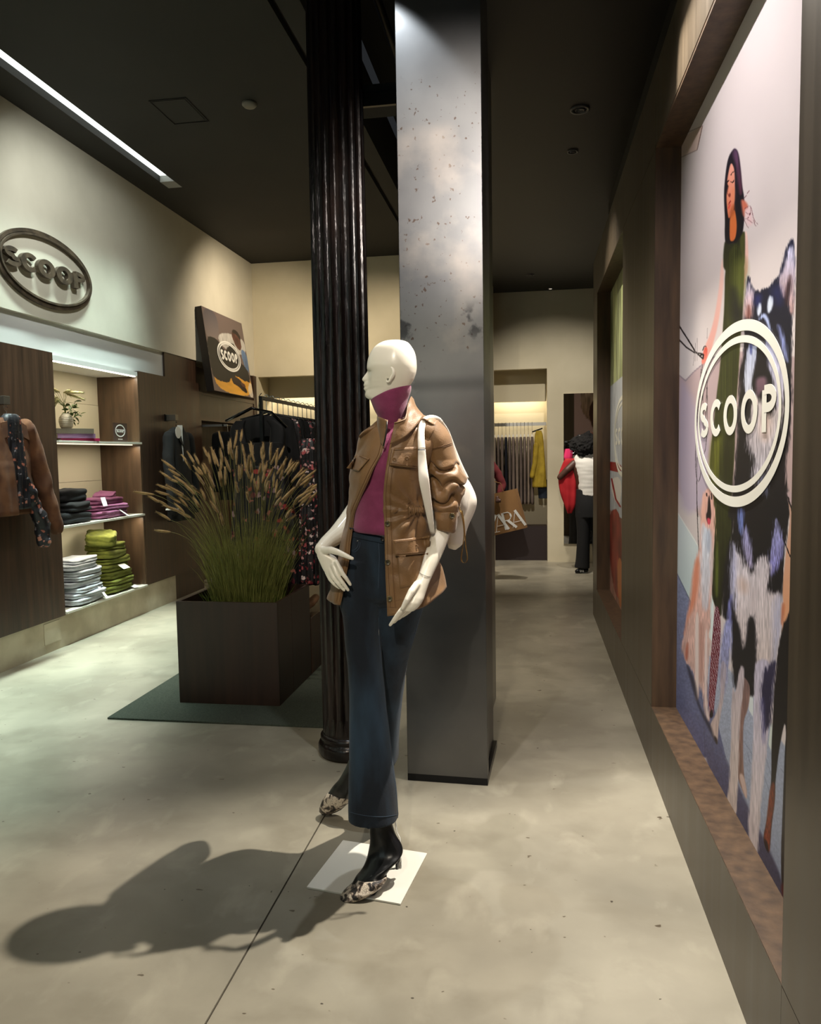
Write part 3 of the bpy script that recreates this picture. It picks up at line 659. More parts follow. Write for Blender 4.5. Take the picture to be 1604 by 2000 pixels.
boot(z2, None,
     [(535, 1290, 672, 1300, 2.555, .034), (537, 1380, 692, 1380, 2.55, .034), (543, 1440, 712, 1440, 2.545, .035), (540, 1500, 748, 1500, 2.54, .036), (528, 1560, 757, 1545, 2.53, .037),
      (508, 1620, 740, 1590, 2.51, .037), (480, 1668, 690, 1640, 2.49, .037), (452, 1702, 650, 1695, 2.475, .036), (430, 1740, 640, 1735, 2.46, .034), (400, 1790, 600, 1775, 2.45, .026)],
     [(462, 1712, 652, 1706, 2.468, .040), (440, 1738, 650, 1728, 2.46, .042), (410, 1765, 632, 1760, 2.452, .043), (378, 1792, 596, 1790, 2.44, .042), (355, 1818, 545, 1822, 2.432, .038), (349, 1836, 490, 1845, 2.425, .032), (358, 1852, 440, 1858, 2.42, .022), (385, 1862, 415, 1864, 2.418, .008)],
     [(352, 1850, 2.41), (400, 1868, 2.41), (470, 1856, 2.42), (560, 1830, 2.44), (640, 1740, 2.47)],
     [(722, 1575, 2.545), (722, 1610, 2.548), (719, 1640, 2.55), (718, 1656, 2.55)])
boot(z2, None,
     [(430, 900, 640, 940, 2.93, .034), (400, 960, 520, 990, 2.93, .033), (372, 1020, 470, 1060, 2.935, .033), (335, 1080, 440, 1120, 2.945, .035), (300, 1120, 420, 1170, 2.95, .036), (275, 1155, 410, 1205, 2.955, .034), (250, 1190, 400, 1225, 2.96, .026)],
     [(285, 1150, 415, 1185, 2.955, .040), (255, 1175, 415, 1205, 2.96, .042), (235, 1205, 395, 1235, 2.965, .042), (220, 1240, 345, 1268, 2.97, .038), (214, 1268, 300, 1290, 2.975, .028), (225, 1290, 260, 1298, 2.978, .010)],
     [(214, 1280, 2.975), (235, 1302, 2.975), (280, 1300, 2.972), (350, 1268, 2.965), (412, 1215, 2.96)], None)
# ------------------------------------------------------------------ sweater
plum = mat('plum_knit', (122, 45, 82), .95, c2=(136, 56, 95), scale=30, bump=.25, bscale=420, sheen=.25)
sw = MB()
sil(sw, [(*z1(603, 580), *z1(775, 580), 2.585, .055), (*z1(575, 640), *z1(815, 640), 2.59, .062), (*z1(520, 720), *z1(880, 720), 2.59, .088), (*z1(495, 800), *z1(870, 800), 2.59, .105), (*z1(480, 920), *z1(862, 920), 2.59, .118),
         (*z1(462, 1040), *z1(850, 1040), 2.59, .108), (*z1(448, 1150), *z1(848, 1150), 2.59, .104), (*z1(436, 1250), *z1(850, 1250), 2.59, .108), (*z1(428, 1300), *z1(850, 1320), 2.59, .108), (*z1(440, 1318), *z1(850, 1352), 2.59, .100)], 50, 48, .92)
sweater = fused('turtleneck_sweater', sw, .0045, plum, man, 2, lambda p, n: noise.noise(Vector((p[0]*6+p[2]*9, p[1]*5, p[2]*13)))*.006)
tn = MB()
sil(tn, [(*z1(556, 476), *z1(800, 380), HY+.006, .056), (*z1(546, 470), *z1(810, 372), HY+.006, .060), (*z1(549, 484), *z1(812, 400), HY+.008, .0615), (*z1(575, 540), *z1(790, 480), HY+.012, .061), (*z1(598, 585), *z1(775, 570), HY+.02, .059), (*z1(602, 640), *z1(785, 640), HY+.035, .062)], 30, 40)
tnr = tn.build('turtleneck', plum, sweater, True)
displace(tnr.data, lambda p, n: noise.noise(Vector((p[0]*16, p[1]*10, p[2]*22)))*.0035)
# ------------------------------------------------------------------ jacket
tan = mat('tan_cotton', (114, 83, 48), .5, c2=(126, 93, 56), scale=12, bump=.12, bscale=240, sheen=.15)
tan_d = mat('tan_thread', (92, 62, 32), .8)
tan_in = mat('jacket_lining', (96, 66, 38), .8)
JR = [  # y, left outer, left inner, right inner, right outer, front depth, side depth, back depth
    (598, 590, 622, 730, 905, 2.525, 2.59, 2.65), (640, 540, 632, 712, 985, 2.51, 2.60, 2.68), (680, 486, 634, 696, 1020, 2.495, 2.605, 2.71), (740, 468, 638, 678, 1010, 2.483, 2.605, 2.72), (820, 448, 618, 662, 985, 2.472, 2.605, 2.73),
    (920, 418, 562, 646, 925, 2.462, 2.60, 2.73), (1000, 413, 527, 636, 905, 2.462, 2.60, 2.73), (1100, 412, 482, 630, 893, 2.468, 2.60, 2.72), (1190, 398, 448, 632, 893, 2.474, 2.60, 2.715),
    (1290, 372, 430, 636, 918, 2.468, 2.60, 2.725), (1400, 342, 414, 639, 948, 2.462, 2.605, 2.735), (1500, 326, 406, 641, 975, 2.455, 2.61, 2.75), (1600, 306, 388, 644, 1008, 2.45, 2.615, 2.76), (1700, 288, 368, 650, 1042, 2.446, 2.62, 2.765), (1790, 275, 350, 655, 1060, 2.444, 2.62, 2.77)]
NR = 96
JI = interp(JR, NR)
jb = MB(); rings = []
for k, (y, lo, li, ri, ro, yf, ys, yb) in enumerate(JI):
    t = k/(NR-1)
    # hem dips at the placket and rises to the side on the right panel
    hemR = 42*max(0, (t-.80)/.20); riseR = -88*max(0, (t-.55)/.45)
    q_ = .055*min(1, max(0, (y-1000)/250))
    cp = [(li, y, yf+.004+q_, 0), (li-(li-lo)*.5, y, yf+.018+q_, 0), (lo+2, y, ys-.045+q_*.5, 0), (lo, y, ys, 0), (lo+ (ro-lo)*.22, y, yb-.01, riseR*.6), ((lo+ro)/2, y, yb, riseR), (ro-(ro-lo)*.16, y, yb-.015, riseR), (ro, y, ys, riseR),
          (ro-(ro-ri)*.10, y, ys-.055, riseR*.8+hemR*.1), (ro-(ro-ri)*.36, y, yf+.03, riseR*.35+hemR*.5), (ri+(ro-ri)*.28, y, yf+.004, riseR*.1+hemR*.8), (ri, y, yf, hemR)]
    P = []
    for x, yy, Y, dz in cp:
        p = at(*z1(x, yy), Y); z = at(*z1((lo+ro)/2, yy+dz), 2.56).z
        P.append((p.x, p.y, z))
    rings.append([Vector(q) for q in interp(P, 92)])
def jdisp(p, k, j):
    x, y, z = p; zz = z
    zw = at(*z1(830, 1195), 2.5).z; g = math.exp(-((zz-zw)/.05)**2)
    front_r = 1 if j > 50 else .5
    d = noise.noise(Vector((x*7, y*6, z*5+4)))*.011
    d += (1-abs(noise.noise(Vector((x*9+z*13, y*9, z*8-x*7)))*2))*.010*front_r
    d += noise.noise(Vector((x*42, y*42, z*7)))*.006*g
    d -= .012*math.exp(-((zz-zw)/.016)**2)*(1 if j > 54 else .3)
    if j > 54:
        gx = at(*z1(845, 1195), 2.5).x; dx, dz = x-gx, zz-zw; rr_ = math.hypot(dx, dz)
        d += .0085*math.sin(math.atan2(dx, dz)*13+noise.noise(Vector((x*9, 3, z*9)))*2.5)*math.exp(-(rr_/.11)**2)*min(1, rr_/.02)
    return d
for k in range(NR):
    for j in range(92):
        e = min(1, min(j, 91-j)/7)
        p = rings[k][j]; a = rings[k][min(j+1, 91)]-rings[k][max(j-1, 0)]; n_ = Vector((a.y, -a.x, 0)).normalized()
        rings[k][j] = p+n_*jdisp(p, k, j)*(.25+.75*e)
jb.loft(rings, False, False)
jacket = jb.build('jacket', tan, man, True)
m_ = jacket.modifiers.new('s', 'SOLIDIFY'); m_.thickness = .0035; m_.offset = 0
# shoulders: close the top between collar and sleeve
sh = MB()
sil(sh, [(*z1(486, 735), *z1(500, 690), 2.605, .07), (*z1(510, 720), *z1(560, 640), 2.60, .08), (*z1(560, 720), *z1(640, 600), 2.60, .07)], 14, 24)
sil(sh, [(*z1(730, 700), *z1(812, 520), 2.60, .05), (*z1(780, 740), *z1(880, 565), 2.605, .075), (*z1(850, 780), *z1(960, 590), 2.61, .09), (*z1(900, 810), *z1(1010, 630), 2.615, .088)], 20, 28)
fused('yoke', sh, .004, tan, jacket, 6, lambda p, n: noise.noise(Vector(p)*9)*.004)
# sleeve, pushed up in folds
def fold(p, n):
    x, y, z = p
    zt = at(*z1(1030, 860), 2.62).z; zb = at(*z1(1030, 1180), 2.62).z
    g = min(1, max(0, (zt-z)/.03))*min(1, max(0, (z-zb+.01)/.02))
    w_ = z*115+noise.noise(Vector((x*16, y*16, z*12)))*5.5+x*14
    r = abs(math.sin(w_*.5))
    return g*(-.019*(1-r)**2.4+.005*r)+noise.noise(Vector((x*18, y*18, z*20)))*.004+g*(1-abs(noise.noise(Vector((x*20-z*16, y*20, z*22+x*9)))*2))*.006
sl = MB()
SR = [(905, 720, 985, 600, 2.61, .075), (903, 800, 1062, 690, 2.61, .075), (908, 850, 1088, 780, 2.612, .070), (915, 920, 1112, 860, 2.615, .066), (925, 980, 1140, 930, 2.615, .066), (940, 1040, 1158, 1000, 2.61, .068), (945, 1090, 1142, 1060, 2.605, .066), (950, 1150, 1134, 1120, 2.60, .062), (958, 1190, 1128, 1175, 2.595, .057), (962, 1225, 1122, 1205, 2.592, .052), (966, 1260, 1120, 1235, 2.59, .050)]
sil(sl, [(*z1(a, b), *z1(c_, d), Y, bb) for a, b, c_, d, Y, bb in SR], 60, 40)
sleeve = fused('sleeve', sl, .0032, tan, jacket, 2, fold)
cf = MB()
sil(cf, [(*z1(a, b), *z1(c_, d), Y, bb) for a, b, c_, d, Y, bb in ((962, 1195, 1120, 1190, 2.585, .050), (963, 1240, 1117, 1228, 2.583, .052), (972, 1256, 1112, 1275, 2.582, .051), (975, 1300, 1100, 1325, 2.58, .046), (974, 1310, 1092, 1335, 2.58, .040))], 14, 36, .85)
cuff = fused('cuff', cf, .0032, tan, sleeve, 2, lambda p, n: noise.noise(Vector(p)*22)*.003)
sl2 = MB(); sil(sl2, [(*z1(486, 800), *z1(600, 720), 2.64, .07), (*z1(450, 960), *z1(560, 960), 2.70, .06), (*z1(440, 1120), *z1(540, 1130), 2.765, .055), (*z1(402, 1210), *z1(500, 1290), 2.74, .05)], 20, 24)
fused('sleeve', sl2, .005, tan, jacket, 2, lambda p, n: noise.noise(Vector(p)*25)*.005)
dg_t = bvh(jacket, bpy.data.objects['yoke'], sleeve)
# collar: two standing wings and the band round the neck
def sheet(name, grid, m, parent, th=.004, nu=20, nv=14, amp=.002):
    """grid: rows of (x,y,Y) in the close-up frame, interpolated into a cloth sheet with thickness"""
    rr = [interp([(*z1(a, b), c_) for a, b, c_ in r], nu) for r in grid]; cols = [interp([rr[k][i] for k in range(len(rr))], nv) for i in range(nu)]
    mb = MB(); mb.loft([[at(c_[k][0], c_[k][1], c_[k][2]+amp*noise.noise(Vector((c_[k][0], c_[k][1], 0))*.09)) for c_ in cols] for k in range(nv)], False, False)
    o = mb.build(name, m, parent, True); s = o.modifiers.new('s', 'SOLIDIFY'); s.thickness = th; s.offset = 0; return o
sheet('collar', [[(592, 578, 2.535), (600, 580, 2.50), (630, 592, 2.478), (658, 602, 2.472)], [(592, 650, 2.545), (600, 655, 2.505), (628, 670, 2.478), (650, 680, 2.468)], [(594, 735, 2.55), (604, 742, 2.51), (622, 762, 2.478), (630, 790, 2.466)]], tan, jacket)
sheet('collar', [[(702, 622, 2.468), (735, 612, 2.475), (772, 598, 2.49), (783, 560, 2.515), (790, 505, 2.55), (812, 452, 2.60), (826, 470, 2.64)],
                 [(690, 680, 2.462), (725, 672, 2.468), (770, 655, 2.482), (800, 610, 2.505), (825, 560, 2.54), (845, 520, 2.59), (840, 510, 2.65)],
                 [(672, 760, 2.458), (705, 745, 2.462), (765, 715, 2.472), (815, 670, 2.492), (862, 615, 2.53), (892, 575, 2.58), (880, 570, 2.65)]], tan, jacket, nu=30)
mb = MB(); mb.tube([at(*z1(x, y), Y) for x, y, Y in ((702, 622, 2.464), (735, 612, 2.471), (772, 598, 2.486), (783, 560, 2.511), (790, 505, 2.546), (812, 452, 2.596), (826, 470, 2.64))], .0028, 8); mb.build('collar_edge', tan, jacket, True)
mb = MB(); mb.tube([at(*z1(x, y), Y) for x, y, Y in ((654, 612, 2.463), (652, 660, 2.459), (642, 720, 2.457), (630, 770, 2.457))], .0026, 8); mb.build('collar_edge', metal_d, jacket, True)
# plackets
jt2 = bvh(jacket)
for pts, w_ in (((( 636, 760), (618, 830), (562, 930), (527, 1010), (487, 1100), (450, 1190), (432, 1290), (416, 1400), (408, 1500), (390, 1600), (372, 1700), (354, 1782)), -62),
                (((672, 790), (650, 930), (640, 1010), (634, 1100), (636, 1200), (640, 1290), (643, 1400), (645, 1500), (649, 1600), (655, 1700), (662, 1820)), 52)):
    P = interp([z1(*q) for q in pts], 40); mbp = MB(); a_ = []; b_2 = []
    for i, p in enumerate(P):
        ww = w_*.3*(.55 if w_ < 0 else 1)*(.8+.2*i/39)
        A_ = cast(jt2, p[0]+math.copysign(1.5, w_), p[1], .004); B_ = cast(jt2, p[0]+ww, p[1], .004)
        if A_ is None or B_ is None or abs(A_.y-2.49) > .09 or abs(B_.y-2.50) > .11: continue
        a_.append(A_); b_2.append(B_)
    rr = [[A_+(A_-CAMP).normalized()*.003, A_, A_*.5+B_*.5-(A_-CAMP).normalized()*.0012, B_, B_+(B_-CAMP).normalized()*.003] for A_, B_ in zip(a_, b_2)]
    mbp.loft(rr, True, True); mbp.build('placket', tan, jacket, False)
    for off_ in (.18, .85):
        m2 = MB(); m2.tube([A_*(1-off_)+B_*off_-(A_-CAMP).normalized()*.0014 for A_, B_ in zip(a_, b_2)], .0007, 4); m2.build('topstitch', tan_d, jacket)
# pocket flaps
pf = patch('pocket_flap', dg_t, (z1(702, 782), z1(852, 776), z1(858, 918), z1(668, 896)), tan, jacket, .004, .006, lift=.008)
pf2 = patch('pocket_flap', dg_t, (z1(458, 824), z1(540, 852), z1(468, 934), z1(390, 914)), tan, jacket, .004, .008, lift=.010)
patch('pocket', dg_t, (z1(716, 1470), z1(915, 1470), z1(880, 1668), z1(738, 1698)), tan, jacket, .004, .004, bulge=.007)
pf3 = patch('pocket_flap', dg_t, (z1(694, 1384), z1(928, 1356), z1(924, 1470), z1(706, 1486)), tan, jacket, .004, .012, lift=.004)
patch('pocket', dg_t, (z1(700, 890), z1(850, 905), z1(850, 1080), z1(735, 1070)), tan, jacket, .003, .001, bulge=.006) if False else None
_sts = []
def st_():
    _sts.append(MB()); return _sts[-1]
for line in (((690, 798), (850, 790)), ((676, 882), (850, 904)), ((472, 836), (536, 862)), ((702, 1400), (925, 1370)), ((712, 1474), (918, 1458)), ((724, 1500), (745, 1688)), ((742, 1688), (870, 1660)), ((815, 1490), (838, 1600)), ((650, 1790), (780, 1765)), ((912, 800), (1075, 752)), ((905, 808), (1078, 762)), ((280, 1740), (345, 1760))):
    P = [z1(*q) for q in line]; seam(st_(), bvh(jacket, sleeve, pf, pf2, pf3), [P[0], ((P[0][0]+P[1][0])/2, (P[0][1]+P[1][1])/2), P[1]], .0009, .0012, 16)
for q in _sts:
    if q.v: q.build('topstitch', tan_d, jacket, True)
for x, y in ((657, 1277), (657, 1528), (670, 1765), (1078, 1226)):
    mb = MB(); disc(mb, bvh(jacket, sleeve, cuff), *z1(x, y), .0095, .006, .003, 20); b = mb.build('button', mat('horn_button', (66, 58, 34), .25, c2=(104, 92, 60), scale=90), jacket, True)
    mb = MB(); disc(mb, bvh(b), *z1(x, y), .0035, .0008, .0012, 10); mb.build('thread', mat('button_thread', (28, 22, 16), .6), b)
for x, y in ((784, 850), (702, 858), (845, 1424)):
    mb = MB(); disc(mb, bvh(jacket, pf, pf3), *z1(x, y), .0065, .0025, .0015, 18); mb.build('snap', tan, jacket, True)
mb = MB()
for i in range(8):
    x = 800+i*12; 
    P = [cast(dg_t, *z1(x+dx, 1190+dy), .005+.004*math.sin(q*PI)) for q, dx, dy in ((0, -5, -30), (.3, 1, -12), (.6, 2, 6), (1, -4, 30))]
    if all(p is not None for p in P): mb.tube(P, [.001, .0042, .0042, .001], 6)
mb.build('drawstring_gather', tan, jacket, True)
# ------------------------------------------------------------------ shoulder bag
bagm = mat('white_leather', (232, 224, 212), .5, bump=.06, bscale=30)
bag = thing('shoulder_bag', 'slouchy white leather shoulder bag hanging behind the mannequin sleeve', 'bag', P1(1120, 1440, 2.74))
bb = MB()
sil(bb, [(*z1(1050, 900), *z1(1085, 880), 2.74, .012), (*z1(1050, 960), *z1(1165, 960), 2.74, .03), (*z1(1050, 1040), *z1(1205, 1030), 2.74, .05), (*z1(1045, 1140), *z1(1232, 1130), 2.74, .06), (*z1(1040, 1230), *z1(1212, 1220), 2.74, .062), (*z1(1035, 1330), *z1(1165, 1310), 2.735, .06), (*z1(1040, 1410), *z1(1140, 1400), 2.73, .05), (*z1(1050, 1440), *z1(1100, 1446), 2.73, .02)], 40, 32, .85)
fused('bag_body', bb, .004, bagm, bag, 2, lambda p, n: noise.noise(Vector((p[0]*20, p[1]*14, p[2]*9)))*.012)
def strap(pts, name, ws):
    P = interp([(*z1(a, b), Y) for a, b, Y in pts], 40); W_ = interp([(w_, 0) for w_ in ws], 40); mb = MB(); rings = []
    C_ = [at(p[0], p[1], p[2]) for p in P]
    for i, c_ in enumerate(C_):
        t_ = (C_[min(i+1, 39)]-C_[max(i-1, 0)]).normalized(); d = (CAMP-c_).normalized(); s_ = t_.cross(d).normalized(); nn = s_.cross(t_).normalized()
        if nn.dot(d) < 0: nn = -nn
        h = W_[i][0]/2; rings.append([c_+s_*h*math.cos(q)+nn*(.0045*math.sin(q)+.001) for q in [2*PI*k/14 for k in range(14)]])
    mb.loft(rings); return mb.build(name, bagm, bag, True)
strap([(995, 606, 2.63), (960, 590, 2.60), (912, 596, 2.565), (882, 640, 2.525), (876, 720, 2.50), (880, 790, 2.485)], 'strap', [.020, .021, .022, .024, .024, .024])
strap([(880, 792, 2.484), (884, 880, 2.475), (893, 980, 2.46), (908, 1080, 2.465), (925, 1180, 2.48), (938, 1260, 2.50), (950, 1335, 2.53)], 'strap', [.024, .028, .034, .034, .030, .026, .016])
strap([(995, 606, 2.63), (1045, 680, 2.69), (1090, 800, 2.715), (1130, 900, 2.72), (1170, 985, 2.725)], 'strap', [.018, .018, .016, .016, .02])
mb = MB(); mb.tube([at(*z1(x, 795+(-1)**k*0), 2.478-.003) for k, x in enumerate((856, 870, 890, 902))], .0018, 6); mb.build('strap_tab', blackm, bag)
gold = mat('gold', (196, 160, 96), .25, 1)
lp = [(1122, 1165, 2.56), (1135, 1200, 2.55), (1148, 1260, 2.55), (1155, 1330, 2.55), (1150, 1400, 2.55), (1140, 1470, 2.55), (1138, 1510, 2.55), (1152, 1532, 2.55), (1172, 1522, 2.55), (1176, 1490, 2.55), (1166, 1420, 2.555), (1160, 1340, 2.56), (1154, 1260, 2.562), (1142, 1190, 2.565)]
P = interp([(*z1(a, b), Y) for a, b, Y in lp], 150); mb = MB()
for i in range(0, 149):
    A_, B_ = at(*P[i]), at(*P[i+1]); c_ = (A_+B_)/2; d = (B_-A_)
    mb.loft([[c_+d*.5*k+Vector((math.cos(q), math.sin(q), 0))*r for q in [2*PI*j/6 for j in range(6)]] for k, r in ((-1, .0008), (-.5, .0022), (.5, .0022), (1, .0008))])
tag(mb.build('chain', gold, bag), 'gold bead chain', kind='stuff')
# ================================================================== WALL SIGN
sg = thing('wall_sign', 'dark oval raised sign with five letters on the upper left wall', 'sign', (LX, 5.60, 2.98))
brz = mat('aged_bronze', (62, 52, 42), .55, .2, c2=(96, 82, 66), scale=14, bump=.2)
cS = Vector((LX+.002, 5.572, 2.977)); EY, EZ, EX = Vector((0, 1, 0)), Vector((0, 0, 1)), Vector((1, 0, 0))
ering(cS, EY, EZ, EX, .586, .270, .026, .020, brz, sg); ering(cS, EY, EZ, EX, .556, .244, .016, .032, brz, sg, 'inner_ring')
hL = .138
write('SCOOP', Vector((LX+.012, 5.055, 2.912)), EY, EZ, EX, hL, .030, .24, brz, sg, .10, xs=1.86)
# ================================================================== LEANING PRINT ON THE LEDGE
def mkvc(name, grid, colf, m, parent=None):
    """grid: (nv+1)x(nu+1) points, colf(u,v)->(r,g,b) arrays in sRGB 0-255"""
    nv, nu = len(grid)-1, len(grid[0])-1
    vs = [tuple(p) for r in grid for p in r]; W_ = nu+1
    idx = np.arange(nv*W_).reshape(nv, W_)[:, :nu].ravel(); fs = np.stack([idx, idx+1, idx+1+W_, idx+W_], 1)
    me = bpy.data.meshes.new(name); me.from_pydata(vs, [], fs.tolist())
    U_, V_ = np.meshgrid(np.linspace(0, 1, nu+1), np.linspace(0, 1, nv+1)); c_ = colf(U_.ravel(), V_.ravel())/255.
    c_ = np.where(c_ <= .04045, c_/12.92, ((c_+.055)/1.055)**2.4)
    at_ = me.color_attributes.new('Col', 'FLOAT_COLOR', 'POINT'); buf = np.ones((len(vs), 4)); buf[:, :3] = c_
    at_.data.foreach_set('color', buf.ravel()); return link(name, me, m, parent)
RNG = np.random.RandomState(3)
_lat = RNG.rand(64, 64)
def vnoise(x, y):
    xi = np.floor(x).astype(int); yi = np.floor(y).astype(int); fx = x-xi; fy = y-yi; fx = fx*fx*(3-2*fx); fy = fy*fy*(3-2*fy)
    a = _lat[yi % 64, xi % 64]; b = _lat[yi % 64, (xi+1) % 64]; c_ = _lat[(yi+1) % 64, xi % 64]; d = _lat[(yi+1) % 64, (xi+1) % 64]
    return (a*(1-fx)+b*fx)*(1-fy)+(c_*(1-fx)+d*fx)*fy
def chaikin(P, n=2):
    P = np.array(P, float)
    for _ in range(n):
        Q = np.roll(P, -1, 0); P = np.stack([P*.75+Q*.25, P*.25+Q*.75], 1).reshape(-1, 2)
    return P
class Painter:
    def __init__(s, X, Y, base): s.X = X; s.Y = Y; s.C = np.tile(np.array(base, float), (len(X), 1))
    def poly(s, P, col, col2=None, ax=1, warp=0, wf=.05, wfy=None, grain=0, gf=(.3, .03), op=1, sm=2):
        P = chaikin(P, sm); X = s.X; Y = s.Y
        if warp: X = X+(vnoise(s.X*wf, s.Y*(wfy or wf))-.5)*2*warp; Y = Y+(vnoise(s.X*wf+9, s.Y*(wfy or wf)+5)-.5)*2*warp
        lo = P.min(0)-warp*2; hi = P.max(0)+warp*2
        k = np.where((s.X > lo[0]) & (s.X < hi[0]) & (s.Y > lo[1]) & (s.Y < hi[1]))[0]
        if not len(k): return s
        x = X[k]; y = Y[k]; ins = np.zeros(len(k), bool)
        for (x0, y0), (x1, y1) in zip(P, np.roll(P, -1, 0)):
            if y0 == y1: continue
            c_ = (y0 > y) != (y1 > y); ins ^= c_ & (x < (x1-x0)*(y-y0)/(y1-y0)+x0)
        k = k[ins]
        if not len(k): return s
        c_ = np.tile(np.array(col, float), (len(k), 1))
        if col2 is not None:
            a = (s.Y if ax else s.X)[k]; a0, a1 = (P[:, 1] if ax else P[:, 0]).min(), (P[:, 1] if ax else P[:, 0]).max(); t_ = ((a-a0)/(a1-a0))[:, None]
            c_ = c_*(1-t_)+np.array(col2, float)*t_
        if grain: c_ = c_*(1+(vnoise(s.X[k]*gf[0], s.Y[k]*gf[1])-.5)[:, None]*2*grain)
        s.C[k] = s.C[k]*(1-op)+c_*op; return s
    def soft(s, P, col, col2=None, f=2, fur=0, grain=0, gf=(.5, .05), op=1, sm=2):
        """polygon with a feathered, optionally hairy edge"""
        P = chaikin(P, sm) if sm else np.array(P, float); m_ = f+fur+1; lo = P.min(0)-m_; hi = P.max(0)+m_
        k = np.where((s.X > lo[0]) & (s.X < hi[0]) & (s.Y > lo[1]) & (s.Y < hi[1]))[0]
        if not len(k): return s
        x = s.X[k]; y = s.Y[k]; ins = np.zeros(len(k), bool); d2 = np.full(len(k), 1e9)
        for (x0, y0), (x1, y1) in zip(P, np.roll(P, -1, 0)):
            if y0 != y1: ins ^= ((y0 > y) != (y1 > y)) & (x < (x1-x0)*(y-y0)/(y1-y0)+x0)
            dx, dy = x1-x0, y1-y0; t_ = np.clip(((x-x0)*dx+(y-y0)*dy)/(dx*dx+dy*dy+1e-9), 0, 1); np.minimum(d2, (x-x0-t_*dx)**2+(y-y0-t_*dy)**2, out=d2)
        sd = np.sqrt(d2)*np.where(ins, -1, 1)
        if fur: sd += (vnoise(x*1.5+y*.10, y*.055)-.5)*fur*1.5+(vnoise(x*.7-y*.06, y*.05+7)-.5)*fur*.7
        a = (np.clip(.5-sd/(f+fur*.4), 0, 1)*op)[:, None]
        c_ = np.tile(np.array(col, float), (len(k), 1))
        if col2 is not None: t_ = ((y-P[:, 1].min())/(P[:, 1].max()-P[:, 1].min()))[:, None]; c_ = c_*(1-t_)+np.array(col2, float)*t_
        if grain: c_ = c_*(1+(vnoise(x*gf[0], y*gf[1])-.5)[:, None]*2*grain+(vnoise(x*gf[0]*2.3+5, y*gf[1]*2)-.5)[:, None]*grain)
        s.C[k] = s.C[k]*(1-a)+c_*a; return s
    def line(s, pts, w, col, op=1):
        pts = np.array(pts, float)
        for (x0, y0), (x1, y1) in zip(pts[:-1], pts[1:]):
            dx, dy = x1-x0, y1-y0; L_ = dx*dx+dy*dy+1e-9; t_ = np.clip(((s.X-x0)*dx+(s.Y-y0)*dy)/L_, 0, 1)
            d = np.hypot(s.X-x0-t_*dx, s.Y-y0-t_*dy); k = d < w; s.C[k] = s.C[k]*(1-op)+np.array(col, float)*op
        return s
vcm = vcmat('print_ink', .45)
pt_ = thing('leaning_print', 'square printed canvas leaning on the ledge, black figure over orange', 'picture', (LX+.1, 9.2, 2.27))
zb_ = 2.275; TLy, TRy = 8.60, 9.96; xb, xt = LX+.19, LX+.045
BLp = atx(418.8, 762.4, xb); BRp = atx(496, 777.7, xb); TLp = atx(393, 597, xt+.03); TRp = atx(471.7, 631.8, xt+.03)
wv = Vector((-.06, 0, -.012)); wl2 = Vector((-.005, -.10, 0))
mb = MB(); N_ = (BRp-BLp).cross(TLp-BLp).normalized(); N_ = -N_ if N_.x < 0 else N_
q4 = [BLp, BRp, TRp, TLp]; mb.add([p-N_*.001 for p in q4]+[p-N_*.09 for p in q4], [(0, 1, 2, 3), (7, 6, 5, 4), (0, 4, 5, 1), (1, 5, 6, 2), (2, 6, 7, 3), (3, 7, 4, 0)])
mb.build('canvas_frame', mat('dark_wood_frame', (40, 30, 22), .55), pt_)
gr_ = [[(TLp*(1-u/90)+TRp*(u/90))*(1-v/110)+(BLp*(1-u/90)+BRp*(u/90))*(v/110) for u in range(91)] for v in range(111)]
def leancol(u, v):
    p = Painter(u*250, v*500, (112, 96, 92))
    p.poly([(0, 0), (90, 0), (80, 180), (0, 200)], (84, 78, 84), (130, 116, 112)).poly([(70, 120), (250, 90), (250, 230), (80, 220)], (196, 192, 186), grain=.1)
    p.poly([(205, 180), (250, 190), (250, 330), (225, 330)], (92, 120, 160), grain=.2)
    p.poly([(0, 380), (120, 350), (250, 350), (250, 500), (30, 500)], (214, 150, 46), (236, 176, 70), grain=.08, gf=(.03, .05))
    p.poly([(0, 200), (30, 165), (70, 180), (100, 240), (130, 200), (150, 160), (170, 170), (185, 260), (240, 320), (250, 400), (200, 395), (150, 370), (110, 400), (90, 440), (20, 430), (0, 400)], (18, 16, 18), warp=5)
    p.poly([(160, 100), (185, 70), (215, 90), (225, 150), (210, 200), (180, 180)], (88, 50, 40), grain=.3).poly([(165, 90), (185, 60), (222, 80), (225, 130), (200, 95)], (34, 22, 20))
    p.poly([(120, 380), (165, 385), (190, 420), (215, 470), (195, 480), (150, 440), (115, 430)], (40, 26, 24), warp=3).poly([(170, 410), (200, 415), (205, 440), (180, 440)], (92, 56, 44))
    p.poly([(215, 440), (250, 380), (250, 500), (225, 500)], (236, 226, 210), op=.8); return p.C
mkvc('print', gr_, leancol, vcm, pt_)
vinyl = mat('white_vinyl', (244, 242, 236), .6)
Up, Vp = (BRp-BLp).normalized(), (TLp-BLp).normalized(); cc = (TLp+TRp+BLp+BRp)/4
def onlean(px, py):
    d = ray(px, py); k = (BLp-CAMP).dot(N_)/d.dot(N_); return CAMP+d*k
L_, R_, T_, B_ = onlean(426, 694), onlean(468, 699), onlean(444, 666), onlean(451, 721); cc = (L_+R_)/2; ra = (R_-L_).length/2; rb_ = abs((T_-B_).dot(Vp))/2
ering(cc+N_*.002, Up, Vp, N_, ra, rb_, .022, .002, vinyl, pt_); ering(cc+N_*.002, Up, Vp, N_, ra*.87, rb_*.87, .016, .002, vinyl, pt_, 'inner_ring')
ww_ = wordwidth('SCOOP', .26); hs = ra*1.45/ww_
write('SCOOP', cc+N_*.002-Up*(ww_*hs/2)-Vp*(hs/2), Up, Vp, N_, hs, .002, .26, vinyl, pt_)
